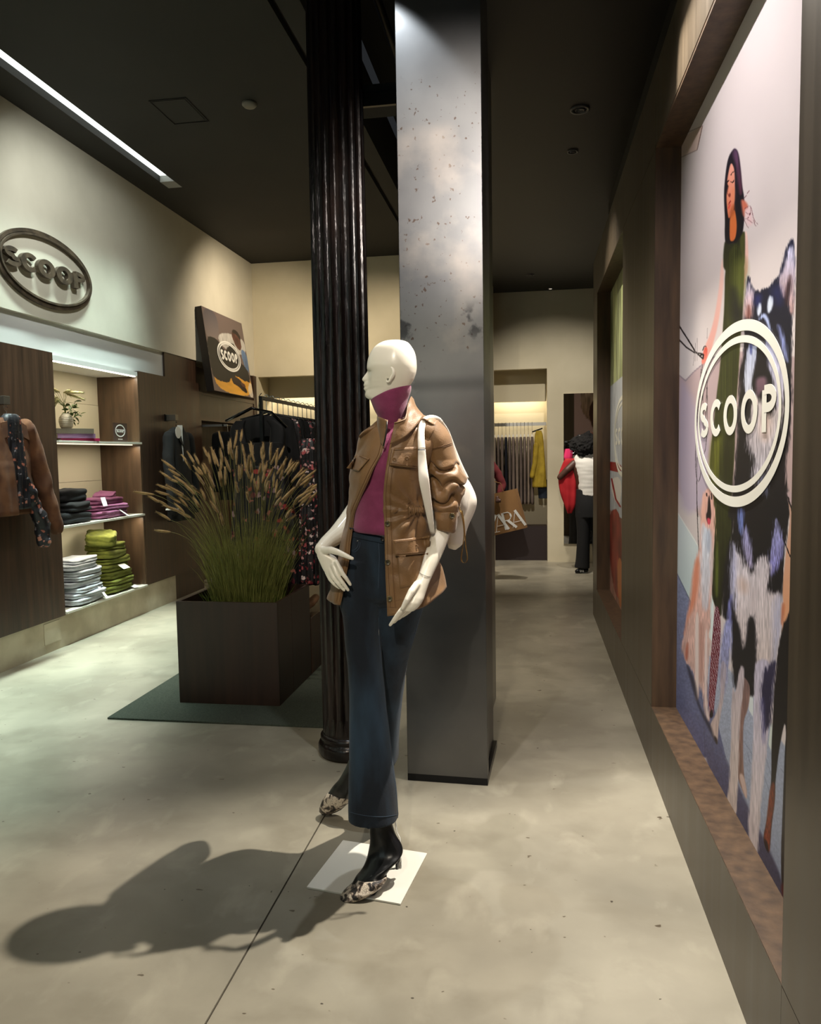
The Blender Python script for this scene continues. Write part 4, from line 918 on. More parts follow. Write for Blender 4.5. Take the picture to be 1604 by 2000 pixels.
# ================================================================== THINGS IN THE NICHE
def slabring(w, d, z, n=40, k=.35, jx=0, jy=0):
    return [Vector((math.copysign(abs(math.cos(2*PI*i/n))**k, math.cos(2*PI*i/n))*w/2+jx, math.copysign(abs(math.sin(2*PI*i/n))**k, math.sin(2*PI*i/n))*d/2+jy, z)) for i in range(n)]
def folded(seed, w=.24, d=.28, h=.035, tag_=False, amp=.009):
    """one folded garment: three stacked layers with a rounded fold, soft wrinkles"""
    rnd = random.Random(seed); mb = MB(); rings = []; nl = 2; zz = 0
    prof = [(.90, 0)]
    for l in range(nl):
        a = l/nl; b = (l+1)/nl; prof += [(.97, a+.12/nl), (1, a+.5/nl), (.97, b-.14/nl), (.94 if l < nl-1 else .90, b)]
    prof += [(.6, 1.02), (.25, 1.03)]
    jx = rnd.uniform(-.006, .006)
    for s_, t_ in prof: rings.append(slabring(w*s_, d*s_, h*t_, 44, .42, jx*t_))
    mb.loft(rings)
    me = bpy.data.meshes.new('folded_sweater'); me.from_pydata(mb.v, [], mb.f)
    for v in me.vertices:
        p = v.co; e = noise.noise(Vector((p.x*9+seed*3, p.y*9, seed)))*amp*1.4; e2 = noise.noise(Vector((p.x*24+seed*3, p.y*20+p.z*20, seed+5)))*amp
        p.z += (e+e2)*(.3+.7*p.z/h); r_ = noise.noise(Vector((p.x*12, p.y*12, p.z*60+seed*2)))*amp*1.2
        p.x += r_*math.copysign(1, p.x); p.y += r_*math.copysign(1, p.y)
    bm = bmesh.new(); bm.from_mesh(me); bmesh.ops.recalc_face_normals(bm, faces=bm.faces); bm.to_mesh(me); bm.free()
    return me
def place(me, name, loc, rz, m, label, group, tilt=(0, 0)):
    o = link(name, me, m, None, True); o.location = loc; o.rotation_euler = (tilt[0], tilt[1], rz)
    s_ = o.modifiers.new('s', 'SUBSURF'); s_.levels = 1; s_.render_levels = 1
    return tag(o, label, 'sweater', group)
knit = lambda n, c, c2: mat(n, c, .95, c2=c2, scale=22, bump=.25, bscale=200)
moss = knit('moss_knit', (84, 90, 24), (104, 108, 36)); mauve = knit('mauve_knit', (120, 66, 98), (140, 84, 116)); blk = knit('black_knit', (12, 12, 14), (18, 18, 21)); gry = knit('pale_grey_knit', (168, 174, 180), (192, 197, 202))
ordw = ['bottom', 'second', 'third', 'fourth', 'fifth', 'sixth', 'seventh', 'eighth', 'ninth', 'tenth']
def pile(cx, cy, z0, n, h, m, cname, where, grp, w=.30, d=.36, grow=0, seed=0):
    z = z0
    for i in range(n):
        hh = h*(1+.15*math.sin(i*2.1+seed)); sc = 1-grow*i
        me = folded(seed+i, w*sc, d*sc, hh)
        rz = .13*math.sin(i*3.3+seed)
        place(me, 'folded_sweater', (cx+.010*math.sin(i*1.7), cy+.018*math.cos(i*2.3+seed), z+.003), rz, m, '%s folded sweater, %s from the base of the %s' % (cname, ordw[i] if i else 'lowest', where) if i else '%s folded sweater at the very bottom of the %s' % (cname, where), grp)
        z += hh*1.02
    return z
SX = PX-.155
z = pile(SX-.02, 6.50, .287, 7, .062, moss, 'moss green', 'green pile', 'green sweaters on the lowest shelf', .33, .50, .045, 3)
o = link('rolled_sweater', folded(91, .26, .34, .105, amp=.020), moss, None, True); o.location = (SX-.02, 6.42, z+.002); o.rotation_euler = (.10, .05, .5); sb = o.modifiers.new('s', 'SUBSURF'); sb.levels = 1; sb.render_levels = 1
tag(o, 'moss green sweater rolled loosely on top of the green pile', 'sweater', 'green sweaters on the lowest shelf')
pile(SX+.0, 5.97, .287, 8, .046, gry, 'pale grey', 'grey pile', 'grey sweaters on the lowest shelf', .33, .48, .03, 21)
pile(SX-.02, 6.44, .976, 3, .058, mauve, 'mauve', 'mauve pile', 'mauve sweaters on the middle shelf', .32, .60, .10, 40)
o = place(folded(77, .17, .26, .045), 'folded_sweater', (SX-.03, 6.52, 1.150), .3, mauve, 'mauve sweater collar folded over the top of the mauve pile', 'mauve sweaters on the middle shelf', (.12, .05))
pile(SX, 5.87, .976, 3, .092, blk, 'black', 'black pile', 'black sweaters on the middle shelf', .30, .42, .08, 60)
def swing_tag(name, lab, c_, rx, w=.05, h=.10, rz=0):
    t = MB().box(-.0008, .0008, -w/2, w/2, -h/2, h/2).build(name, white_g); t.location = c_; t.rotation_euler = (0, rx, rz); return tag(t, lab, 'tag', 'paper price tags on the shelves')
swing_tag('price_tag', 'white price tag lying on the front of the grey pile', (PX+.015, 6.08, .36), -.6, .045, .13, .15)
swing_tag('price_tag', 'white price tag on the middle of the green pile', (PX-.01, 6.50, .515), -1.0, .11, .07)
swing_tag('price_tag', 'small white price tag at the foot of the green pile', (PX-.0, 6.66, .300), -1.3, .08, .05)
swing_tag('price_tag', 'white price tag hanging from the mauve pile', (PX+.004, 6.52, 1.01), -.9, .05, .10, .3)
swing_tag('price_tag', 'square white price tag between the black and mauve piles', (PX-.01, 6.22, 1.13), -.3, .07, .08)
# books, vase, plant, sign card
def book(name, lab, y0, y1, z0, z1, x0, x1, c_, sub):
    t = thing(name, lab, 'book', ((x0+x1)/2, (y0+y1)/2, z0), 'books on the top shelf'); th = .003
    cm = mat('cover_'+sub, c_, .6); pg = mat('book_pages', (202, 192, 164), .85)
    MB().box(x0, x1, y0, y1, z0, z0+th).build('cover', cm, t); MB().box(x0, x1, y0, y1, z1-th, z1).build('cover', cm, t)
    MB().box(x0, x1, y1-th, y1, z0, z1).build('spine', cm, t); MB().box(x0+.004, x1-.004, y0+.004, y1-th, z0+th, z1-th).build('pages', pg, t)
def bk(name, lab, c_, sub, z0, z1, y0, ym, y1):
    # spine faces the room on the right half; page block shows on the left
    t = thing(name, lab, 'book', (PX-.12, (y0+y1)/2, z0), 'books on the top shelf'); cm = mat('cover_'+sub, c_, .55); pg = mat('book_pages', (196, 188, 160), .85); th = .003
    R2 = Matrix.Rotation(math.radians(-38), 4, 'Z'); cnt = Vector((PX-.15, (y0+y1)/2, 0)); L2, W2 = (y1-y0)*.62, (y1-y0)*.44
    def bx(a, b, c1, d, e, f, nm, mm):
        b_ = MB().box(a, b, c1, d, e, f); b_.v = [tuple(cnt+R2 @ Vector(v)) for v in b_.v]; b_.build(nm, mm, t)
    bx(-W2/2, W2/2, -L2/2, L2/2, z0, z0+th, 'cover', cm); bx(-W2/2, W2/2, -L2/2, L2/2, z1-th, z1, 'cover', cm)
    bx(W2/2-th, W2/2, -L2/2, L2/2, z0+th, z1-th, 'spine', cm); bx(-W2/2+.003, W2/2-th, -L2/2+.004, L2/2-.003, z0+th, z1-th, 'pages', pg)
bk('book', 'hot pink book lowest in the short stack on the top shelf', (176, 26, 84), 'pink', 1.661, 1.684, 5.80, 6.1, 6.32)
bk('book', 'lilac book in the middle of the stack under the vase', (142, 108, 146), 'lilac', 1.685, 1.722, 5.76, 6.1, 6.26)
bk('book', 'taupe book on top of the stack beside the vase', (104, 96, 82), 'taupe', 1.723, 1.765, 5.74, 6.1, 6.24)
vx, vy, vz = PX-.17, 5.965, 1.766
t = thing('vase', 'small ribbed cream vase standing on the books', 'vase', (vx, vy, vz))
pr = [(.032, 0), (.046, .01), (.056, .04), (.058, .07), (.050, .10), (.034, .12), (.030, .128), (.026, .126), (.026, .10)]
PR = interp(pr, 60)
MB().loft([[Vector((vx+(r_+.0014*math.sin(z_*420))*math.cos(q), vy+(r_+.0014*math.sin(z_*420))*math.sin(q), vz+z_)) for q in [2*PI*j/32 for j in range(32)]] for r_, z_ in PR]).build('body', mat('cream_ceramic', (214, 206, 184), .5), t, True)
rnd = random.Random(5)
def blade(mb, p0, p1, p2, w, n=5):
    pts = [p0*(1-t_)**2+p1*2*t_*(1-t_)+p2*t_**2 for t_ in [i/n for i in range(n+1)]]; s_ = (p2-p0).cross(Vector((rnd.uniform(-1, 1), rnd.uniform(-1, 1), .2))).normalized()
    k = len(mb.v)
    for i, p in enumerate(pts): ww = w*(1-i/n)**.7+.0002; mb.v += [tuple(p-s_*ww), tuple(p+s_*ww)]
    for i in range(n): a = k+2*i; mb.f.append((a, a+1, a+3, a+2))
def plume(seed, L=.10, r=.012, bristles=110):
    """feathery seed head growing along +Z"""
    rg = random.Random(seed); mb = MB(); n = 9
    bend = [Vector((math.sin(i/n*1.1)*L*.22, 0, i/n*L)) for i in range(n+1)]
    mb.loft([[bend[i]+Vector((math.cos(q), math.sin(q), 0))*r*.55*(math.sin(PI*min(.98, (i/n)*.9+.08))**.6) for q in [2*PI*j/6 for j in range(6)]] for i in range(n+1)])
    for _ in range(bristles):
        i = rg.random(); p = bend[min(n, int(i*n))]; q = rg.uniform(0, 2*PI); d = Vector((math.cos(q), math.sin(q), .8+rg.random())).normalized(); ln = r*(1.0+.7*rg.random())
        s_ = d.cross(Vector((0, 0, 1))).normalized()*.0007; k = len(mb.v)
        mb.v += [tuple(p-s_), tuple(p+s_), tuple(p+d*ln)]; mb.f.append((k, k+1, k+2))
    me = bpy.data.meshes.new('seed_head'); me.from_pydata(mb.v, [], mb.f); return me
pg_m = mat('pale_plume', (188, 176, 128), .9, c2=(150, 142, 92), scale=60)
leafm = mat('green_leaf', (66, 84, 30), .5, c2=(92, 112, 44), scale=30); flow = mat('dark_flower', (50, 30, 34), .7)
t = thing('vase_bouquet', 'pale feather grass and small green leaves arranged in the cream vase', 'bouquet', (vx, vy, vz+.12))
pm = [plume(i, .19, .020, 260) for i in range(3)]
root = Vector((vx, vy, vz+.11)); stm = MB()
for i in range(20):
    a = .3+.55*rnd.random(); e = root+Vector((rnd.uniform(-.08, .14), -.05-.30*rnd.random(), .02+.16*rnd.random())); m1 = root+Vector((rnd.uniform(-.02, .04), -.04, .12)); 
    stm.tube([root, (root+m1)/2+Vector((0, 0, .02)), m1.lerp(e, .5)+Vector((0, 0, .05)), e.lerp(m1, .1)], .0014, 5)
    o = link('plume', pm[i % 3], pg_m, t, True); st_p = m1.lerp(e, .45)+Vector((0, 0, .045)); d = (e-st_p).normalized()
    o.matrix_basis = Matrix.Translation(-t.location) @ Matrix.Translation(st_p) @ d.to_track_quat('Z', 'X').to_matrix().to_4x4() if False else Matrix.Translation(st_p) @ d.to_track_quat('Z', 'X').to_matrix().to_4x4()
tag(stm.build('stem', mat('stem_green', (96, 110, 50), .6), t), kind='stuff')
def leaf_mesh(L, W2):
    mb = MB(); n = 5; k = []
    for i in range(n+1): w_ = W2*math.sin(PI*(i/n)**.8)*.5+.0004; z_ = -L*.15*(i/n)**2; mb.v += [(-w_, L*i/n, z_+w_*.3), (0, L*i/n, z_), (w_, L*i/n, z_+w_*.3)]
    for i in range(n): a = 3*i; mb.f += [(a, a+1, a+4, a+3), (a+1, a+2, a+5, a+4)]
    me = bpy.data.meshes.new('leaf'); me.from_pydata(mb.v, [], mb.f); return me
lm = leaf_mesh(.055, .03)
for i in range(40):
    o = link('leaf', lm, leafm if i % 7 else flow, t, True); p = root+Vector((rnd.uniform(-.03, .07), rnd.uniform(-.02, .15), rnd.uniform(-.05, .13)))
    o.matrix_basis = Matrix.Translation(p) @ Matrix.Rotation(rnd.uniform(0, 6.3), 4, 'Z') @ Matrix.Rotation(rnd.uniform(-.8, .8), 4, 'X') @ Matrix.Rotation(rnd.uniform(-.8, .8), 4, 'Y')
t = thing('sign_card', 'brown upright card with a white oval logo on the top shelf', 'sign', (PX-.03, 6.58, 1.661))
MB().box(PX-.036, PX-.03, 6.46, 6.70, 1.661, 1.835).build('card', mat('brown_card', (58, 38, 30), .5), t)
cC = Vector((PX-.0295, 6.575, 1.763)); ering(cC, EY, EZ, EX, .080, .052, .010, .001, vinyl, t)
wC = wordwidth('SCOOP', .28); hC = .125/wC; write('SCOOP', cC-EY*.0625-EZ*hC/2, EY, EZ, EX, hC, .001, .28, vinyl, t)
for i in range(6): MB().box(PX-.03, PX-.0292, 6.535+i*.013, 6.544+i*.013, 1.682, 1.690).build('small_print', vinyl, t)
t = thing('upright_catalogue', 'thin cream booklet propped at the left end of the top shelf', 'booklet', (PX-.06, 5.62, 1.661))
MB().obox((PX-.03, 5.575, 1.661), (-.05, .085, 0), (-.05, -.03, .20), (.004, .004, 0)).build('booklet', mat('cream_board', (190, 180, 150), .7), t)
# ================================================================== HANGING CLOTHES
def garment(rows, C_, U_, N2, thick, m, name, parent=None, folds=8, amp=.012, seed=0, n=40, seg=56, k=.8, cap=True):
    """rows (z, left, right[, depth]) measured along U_ from the axis C_; folds deepen towards the hem"""
    rr = interp([(z_, a, b, (r[3] if len(r) > 3 else thick)) for r in rows for z_, a, b in [r[:3]]], n); rings = []
    z0, z1_ = rr[0][0], rr[-1][0]
    for (z_, a, b, th) in rr:
        t_ = (z_-z0)/(z1_-z0+1e-9); c_ = (a+b)/2; h = (b-a)/2; ring = []
        for j in range(seg):
            q = 2*PI*j/seg; cs, sn = math.cos(q), math.sin(q); u = c_+h*math.copysign(abs(cs)**k, cs); v = th*math.copysign(abs(sn)**k, sn)
            f = amp*(.25+.75*t_)*math.sin(u*folds*2*PI/.4+seed+2.2*noise.noise(Vector((u*8, z_*2.5, seed)))+(0 if sn > 0 else 1.3))
            f += amp*.7*noise.noise(Vector((u*13, z_*9, seed+3)))
            ring.append(Vector((C_[0], C_[1], 0))+U_*u+N2*(v+f*math.copysign(1, sn)*min(1, abs(sn)*3))+Vector((0, 0, z_)))
        rings.append(ring)
    mb = MB(); mb.loft(rings, True, cap); return mb.build(name, m, parent, True)
def hook_(mb, x, y, z, U_, r=.022):
    mb.tube([Vector((x, y, z))+Vector((0, 0, -.05)), Vector((x, y, z)), *[Vector((x, y, z+r))+U_*(r*math.sin(a)*-1)+Vector((0, 0, -r*math.cos(a))) for a in [.4*i for i in range(1, 10)]]], .0022, 6)
def hanger(C_, U_, z, w, m, parent=None, label=None, group=None, drop=.05, name='hanger', th=.008):
    x, y = C_[0], C_[1]; t = parent or thing(name, label, 'hanger', (x, y, z), group)
    mb = MB(); mb.tube([Vector((x, y, z-drop))-U_*w, Vector((x, y, z-drop*.45))-U_*w*.55, Vector((x, y, z)), Vector((x, y, z-drop*.45))+U_*w*.55, Vector((x, y, z-drop))+U_*w], [th*.8, th, th, th, th*.8], 8); a = mb.build('hanger_arm' if parent else 'arm', m, t, True)
    mb = MB(); hook_(mb, x, y, z+.05, U_); mb.build('hanger_hook' if parent else 'hook', chrome, t, True); return t
def wallhook(y, z, lab):
    t = thing('wall_hook', lab, 'hook', (PX, y, z), 'black wall hooks on the walnut panels')
    MB().box(PX, PX+.010, y-.05, y+.05, z-.035, z+.035).build('plate', blackm, t, bevel=.001)
    MB().box(PX+.010, PX+.11, y-.030, y+.034, z-.030, z+.030).build('block', mat('satin_block', (92, 86, 78), .35, .5), t, bevel=.002)
    m_ = MB(); m_.tube([(PX+.10, y, z-.03), (PX+.10, y, z-.045), (PX+.105, y, z-.052), (PX+.115, y, z-.05)], .003, 6); m_.build('peg', chrome, t)
suede = mat('brown_suede', (104, 66, 40), .95, c2=(84, 50, 30), scale=9, lo=.4, hi=.6); flor1 = floral('floral_blouse', (18, 16, 22), ((150, 84, 66), (120, 110, 116), (168, 110, 92), (24, 20, 30)), 34, .45)
hy = 4.86
wallhook(hy, 1.925, 'wall hook holding the brown suede jacket')
hanger((PX+.10, hy), EY, 1.80, .19, blackm, None, 'black hanger inside the brown suede jacket', 'wall hangers')
t = thing('suede_jacket', 'brown suede jacket hanging open over a floral blouse at the left edge', 'jacket', (PX+.10, hy, 1.8))
Ch = (PX+.10, hy)
garment([(1.80, .05, .12, .03), (1.76, .05, .19, .045), (1.70, .05, .215, .05), (1.5, .055, .22, .055), (1.3, .06, .215, .06), (1.14, .055, .21, .06), (1.12, .06, .205, .055)], (PX+.085, hy), EY, EX, .05, suede, 'front_panel', t, 4, .006)
garment([(1.80, -.13, -.04, .03), (1.76, -.2, -.03, .045), (1.66, -.22, -.01, .05), (1.5, -.22, .03, .055), (1.47, -.22, .03, .06), (1.14, -.21, .05, .06), (1.12, -.205, .05, .055)], (PX+.10, hy), EY, EX, .05, suede, 'front_panel', t, 4, .006, 2)
garment([(1.80, -.11, .11, .03), (1.7, -.2, .2, .03), (1.14, -.2, .2, .03)], (PX+.06, hy), EY, EX, .03, suede, 'back_panel', t, 5, .006)
sv = MB(); sv.capsule([Vector((PX+.10, hy+.20, 1.74)), Vector((PX+.10, hy+.27, 1.60)), Vector((PX+.12, hy+.33, 1.35)), Vector((PX+.14, hy+.385, 1.12)), Vector((PX+.15, hy+.42, .985))], [.062, .066, .062, .058, .054], 20)
fused('sleeve', sv, .008, suede, t, 4, lambda p, n: noise.noise(Vector((p[0]*14, p[1]*14, p[2]*7)))*.014)
sv = MB(); sv.capsule([Vector((PX+.10, hy-.20, 1.74)), Vector((PX+.12, hy-.28, 1.5)), Vector((PX+.15, hy-.30, 1.2))], [.06, .06, .055], 20); fused('sleeve', sv, .01, suede, t, 4)
mb = MB(); mb.obox((PX+.115, hy-.01, 1.80), (.02, -.09, 0), (.018, -.02, -.10), (.006, .0, .0)); mb.obox((PX+.135, hy+.045, 1.80), (.0, .075, -.03), (.01, .02, -.10), (.006, 0, 0)); mb.v
for i_, (o_, u_, v_) in enumerate((((PX+.145, hy-.03, 1.785), (.0, -.10, -.02), (.0, .02, -.11)), ((PX+.14, hy+.06, 1.785), (0, .085, -.03), (0, .03, -.11)))):
    MB().obox(o_, u_, v_, (.006, 0, 0)).build('lapel', suede, t, bevel=.002)
t = thing('floral_blouse', 'dark floral blouse worn under the brown suede jacket', 'blouse', (PX+.10, hy, 1.8))
garment([(1.83, -.04, .06, .03), (1.80, -.07, .09, .045), (1.72, -.08, .11, .045), (1.5, -.05, .12, .05), (1.3, -.02, .13, .05), (1.16, 0, .14, .05)], (PX+.12, hy), EY, EX, .05, flor1, 'front', t, 9, .008, 4)
sv = MB(); sv.capsule([Vector((PX+.135, hy+.12, 1.35)), Vector((PX+.14, hy+.20, 1.16)), Vector((PX+.15, hy+.27, 1.02)), Vector((PX+.16, hy+.25, .90))], [.04, .05, .06, .045], 18); fused('sleeve', sv, .007, flor1, t, 3, lambda p, n: noise.noise(Vector(p)*16)*.016)
# blazer
hy = 7.44
wallhook(hy, 1.92, 'wall hook holding the black blazer')
t = thing('black_blazer', 'black blazer hanging on the walnut panel right of the niche', 'blazer', (PX+.1, hy, 1.83))
bz = mat('black_wool', (15, 15, 16), .9, c2=(21, 21, 22), scale=14)
garment([(1.82, -.06, .06, .03), (1.79, -.13, .15, .045), (1.73, -.21, .25, .055), (1.6, -.20, .27, .06), (1.4, -.18, .26, .065), (1.2, -.19, .27, .07), (1.0, -.20, .29, .07), (.86, -.21, .30, .065)], (PX+.10, hy), EY, EX, .05, bz, 'body', t, 3, .006, 1)
for s_, off_ in ((-1, 0), (1, .05)):
    sv = MB(); sv.capsule([Vector((PX+.11, hy+off_+s_*.20, 1.72)), Vector((PX+.12, hy+off_+s_*.245, 1.5)), Vector((PX+.14, hy+off_+s_*.25, 1.2)), Vector((PX+.15, hy+off_+s_*.24, .96))], [.058, .056, .05, .045], 18)
    fused('sleeve', sv, .008, bz, t, 3, lambda p, n: noise.noise(Vector(p)*12)*.008)
    MB().obox((PX+.168, hy+.005*s_, 1.62), (-.005, s_*.075, .075), (-.02, s_*-.01, .13), (.006, 0, 0)).build('lapel', bz, t, bevel=.002)
for i in range(3): mb = MB(); mb.tube([(PX+.17+.001*i, hy+.04, 1.25-i*.1), (PX+.176, hy+.04, 1.25-i*.1)], .008, 10); mb.build('button', blackm, t)
MB().box(PX+.10, PX+.19, hy-.30, hy-.19, .985, 1.0).build('cuff_lining', white_g, t)
t = thing('white_shirt', 'white shirt front showing between the blazer lapels', 'shirt', (PX+.12, hy, 1.8))
mb = MB(); x = PX+.168
mb.loft([[Vector((x-.03, hy-w_, z_)), Vector((x, hy, z_)), Vector((x-.03, hy+w_, z_)), Vector((x-.05, hy, z_))] for z_, w_ in ((1.84, .05), (1.80, .065), (1.72, .05), (1.6, .035), (1.47, .012))]); mb.build('front', white_g, t)
hanger((PX+.10, hy), EY, 1.82, .17, blackm, None, 'black hanger inside the black blazer', 'wall hangers')
t = MB().loft([[Vector((PX+.175+k_, hy-.115+.062*math.cos(q), 1.765+.062*math.sin(q))) for q in [2*PI*j/32 for j in range(32)]] for k_ in (0, .002)]).build('round_tag', white_g); tag(t, 'round white paper tag on the blazer shoulder', 'tag')
# bay under the ledge: dark denim rail
t = thing('bay_rail', 'short dark rail under the ledge left of the clothes rack', 'rail', (LX+.1, 9.0, 1.86))
MB().box(LX-.2, LX+.30, 8.34, 8.36, 1.858, 1.882).build('bracket', mat('satin_bar', (150, 150, 148), .4, .6), t); mb = MB(); mb.tube([(LX+.25, 8.34, 1.87), (LX+.25, 9.9, 1.87)], .012, 8); mb.build('bar', metal_d, t)
dj = mat('navy_denim', (22, 30, 42), .85, c2=(34, 44, 58), scale=5)
for i in range(9):
    y = 8.45+i*.14
    o = garment([(1.80, -.14, .14, .02), (1.76, -.19, .19, .03), (1.4, -.2, .2, .03), (1.0 if i % 2 else 1.1, -.19, .2, .03)], (LX+.26, y), EX, EY, .03, dj if i % 3 else blk, 'hanging_jacket', None, 4, .01, i)
    mb = MB(); mb.tube([(LX+.26, y, 1.79), (LX+.26, y, 1.86), (LX+.25, y+.0, 1.885), (LX+.235, y, 1.88)], .003, 5); mb.build('hanger_hook', chrome, o)
    tag(o, ('dark denim jacket' if i % 3 else 'black knit top')+', %s garment along the rail under the ledge' % ('nearest' if i == 0 else ordw[i]), 'jacket', 'garments on the rail under the ledge')
# ================================================================== PLANTER, RUG, GRASS
rug = MB().box(-2.44, -1.0, 3.985, 8.2, 0, .012).build('rug', mat('green_grey_rug', (52, 58, 48), .95, c2=(68, 74, 62), scale=120, bump=.3, bscale=150, detail=3), None, bevel=.003)
rug['kind'] = 'thing'; tag(rug, 'dark green-grey rug under the planter and clothes rack', 'rug')
t = thing('planter_box', 'dark walnut square planter box standing on the rug', 'planter', (-1.82, 4.6, .012))
pw = mat('planter_walnut', (42, 28, 22), .38, c2=(62, 42, 32), scale=2.6, stretch=(8, 8, .5), rvar=.06, lo=.3, hi=.8)
x0, x1, y0, y1, zt = -2.137, -1.5, 4.285, 4.95, .637
MB().box(x0, x1, y0, y0+.018, .012, zt).build('front_panel', pw, t, bevel=.001); MB().box(x0, x0+.018, y0+.018, y1, .012, zt).build('side_panel', pw, t, bevel=.001)
MB().box(x1-.018, x1, y0+.0185, y0+.27, .012, zt).build('side_panel', pw, t, bevel=.001); MB().box(x1-.018, x1, y0+.2725, y1, .012, zt).build('side_panel', pw, t, bevel=.001)
MB().box(x0+.018, x1-.018, y1-.018, y1, .012, zt).build('back_panel', pw, t); MB().box(x0+.018, x1-.018, y0+.018, y1-.018, .03, .50).build('soil', mat('soil', (30, 24, 18), .95, c2=(46, 38, 28), scale=30), t)
t = MB().box(-2.1, -1.5, 4.97, 7.4, .012, .40).build('display_plinth', wood, None, bevel=.002); tag(t, 'low walnut plinth below the clothes rack behind the planter', 'plinth')
gr = thing('ornamental_grass', 'tall fountain grass with tan seed heads in the walnut planter', 'plant', (-1.82, 4.6, .5))
gm = mat('grass_blade', (98, 104, 40), .7, c2=(134, 134, 66), scale=12); mossm = mat('moss_green', (88, 104, 22), .9, c2=(60, 76, 16), scale=40)
rnd = random.Random(11); mb = MB()
for i in range(3000):
    a = rnd.uniform(0, 2*PI); r_ = .22*rnd.random()**.6; p0 = Vector((-1.80+r_*math.cos(a), 4.61+r_*math.sin(a), .52)); h = rnd.uniform(.2, .62) if i % 3 else rnd.uniform(.12, .36)
    a2 = a+rnd.uniform(-.6, .6); sp = rnd.uniform(.02, .30)*(h/.6)
    p2 = p0+Vector((math.cos(a2)*sp, math.sin(a2)*sp, h)); p1 = p0+Vector((math.cos(a2)*sp*.2, math.sin(a2)*sp*.2, h*.65)); blade(mb, p0, p1, p2, .0016, 4)
tag(mb.build('blades', gm, gr), kind='stuff')
mb = MB()
for i in range(900):
    a = rnd.uniform(0, 2*PI); r_ = .25*rnd.random()**.5; p0 = Vector((-1.80+r_*math.cos(a), 4.60+r_*math.sin(a), .51)); h = rnd.uniform(.05, .18)
    d = Vector((rnd.uniform(-.1, .1), rnd.uniform(-.1, .1), h)); blade(mb, p0, p0+d*.5+Vector((0, 0, .03)), p0+d, .0022, 3)
tag(mb.build('moss', mossm, gr), kind='stuff')
strawm = mat('straw_stem', (116, 112, 56), .7)
seedm = mat('tan_seed_head', (150, 120, 74), .95, c2=(180, 150, 100), scale=50, sheen=.3)
pms = [plume(i+20, L, .0165, 200) for i, L in enumerate((.085, .10, .12, .075))]; stm = MB()
heads = [(333, 935, 4.45), (340, 915, 4.5), (298, 965, 4.4), (308, 980, 4.4), (350, 928, 4.5), (362, 945, 4.6), (372, 915, 4.7), (388, 905, 4.6), (330, 955, 4.35), (347, 965, 4.5), (368, 975, 4.4), (405, 890, 4.7), (410, 925, 4.5), (398, 945, 4.4), (420, 905, 4.6), (432, 915, 4.5), (447, 885, 4.7), (450, 920, 4.4), (462, 905, 4.6), (470, 930, 4.5), (478, 890, 4.7), (485, 915, 4.4), (497, 900, 4.6),
         (505, 925, 4.5), (512, 905, 4.7), (522, 935, 4.4), (540, 910, 4.6), (552, 915, 4.5), (548, 935, 4.7), (562, 925, 4.4), (570, 940, 4.6), (583, 930, 4.5), (595, 950, 4.6), (606, 955, 4.5), (590, 970, 4.4), (575, 985, 4.5), (560, 1010, 4.4), (330, 1015, 4.4), (370, 1010, 4.4), (345, 940, 4.7), (395, 925, 4.8), (418, 950, 4.5), (440, 945, 4.6), (465, 960, 4.4), (520, 960, 4.5), (535, 950, 4.8), (600, 985, 4.6), (380, 960, 4.8), (425, 1000, 4.35), (505, 955, 4.8), (552, 975, 4.4), (490, 940, 4.8), (455, 895, 4.4), (530, 905, 4.5), (580, 950, 4.4), (400, 975, 4.4), (358, 1000, 4.5), (545, 895, 4.8), (436, 875, 4.7), (515, 885, 4.6), (470, 860, 4.8)]
_rh = random.Random(8)
heads = heads+[(px+_rh.uniform(-22, 22), py+_rh.uniform(-12, 38), Y+_rh.uniform(-.12, .12)) for px, py, Y in heads[5:]]
for i, (px, py, Y) in enumerate(heads):
    tip = at(px, py, Y-.0); a = math.atan2(tip.y-4.61, tip.x+1.80); r0 = .10; b0 = Vector((-1.80+r0*math.cos(a), 4.61+r0*math.sin(a), .55))
    dxy = Vector((tip.x-b0.x, tip.y-b0.y, 0)); out = min(1, dxy.length/.45); mid = Vector((b0.x, b0.y, 0))+dxy*.38+Vector((0, 0, .55+(tip.z-.55)*.78+.08*out))
    pts = [b0*(1-q)**2+mid*2*q*(1-q)+tip*q**2 for q in [k/9 for k in range(10)]]; stm.tube(pts, .0011, 4)
    d = (pts[-1]-pts[-2]).normalized(); d = (d+Vector((0, 0, .25*(1-out)))).normalized()
    o = link('seed_head', pms[i % 4], seedm, gr, True); o.matrix_basis = Matrix.Translation(tip-d*.01) @ d.to_track_quat('Z', 'X').to_matrix().to_4x4() @ Matrix.Rotation(rnd.uniform(0, 6.3), 4, 'Z')
tag(stm.build('stem', strawm, gr), kind='stuff')
# ================================================================== CLOTHES RACK
RX = -1.90
t = thing('clothes_rack', 'black metal clothes rack behind the planter', 'rack', (RX, 6.3, .40))
for y in (5.22, 7.3): MB().box(RX-.012, RX+.012, y-.012, y+.012, .40, 1.93).build('post', blackm, t, bevel=.001)
MB().box(RX-.012, RX+.012, 5.232, 7.288, 1.906, 1.93).build('rail', blackm, t)
flor2 = floral('floral_dress', (14, 12, 16), ((150, 44, 44), (178, 96, 92), (92, 30, 40), (150, 120, 124), (20, 18, 24)), 26, .50)
flor3 = floral('pink_floral', (16, 12, 16), ((186, 88, 92), (206, 150, 148), (120, 34, 44), (230, 205, 200)), 40, .45)
velvet = mat('black_velvet', (7, 7, 9), .7, spec=.3)
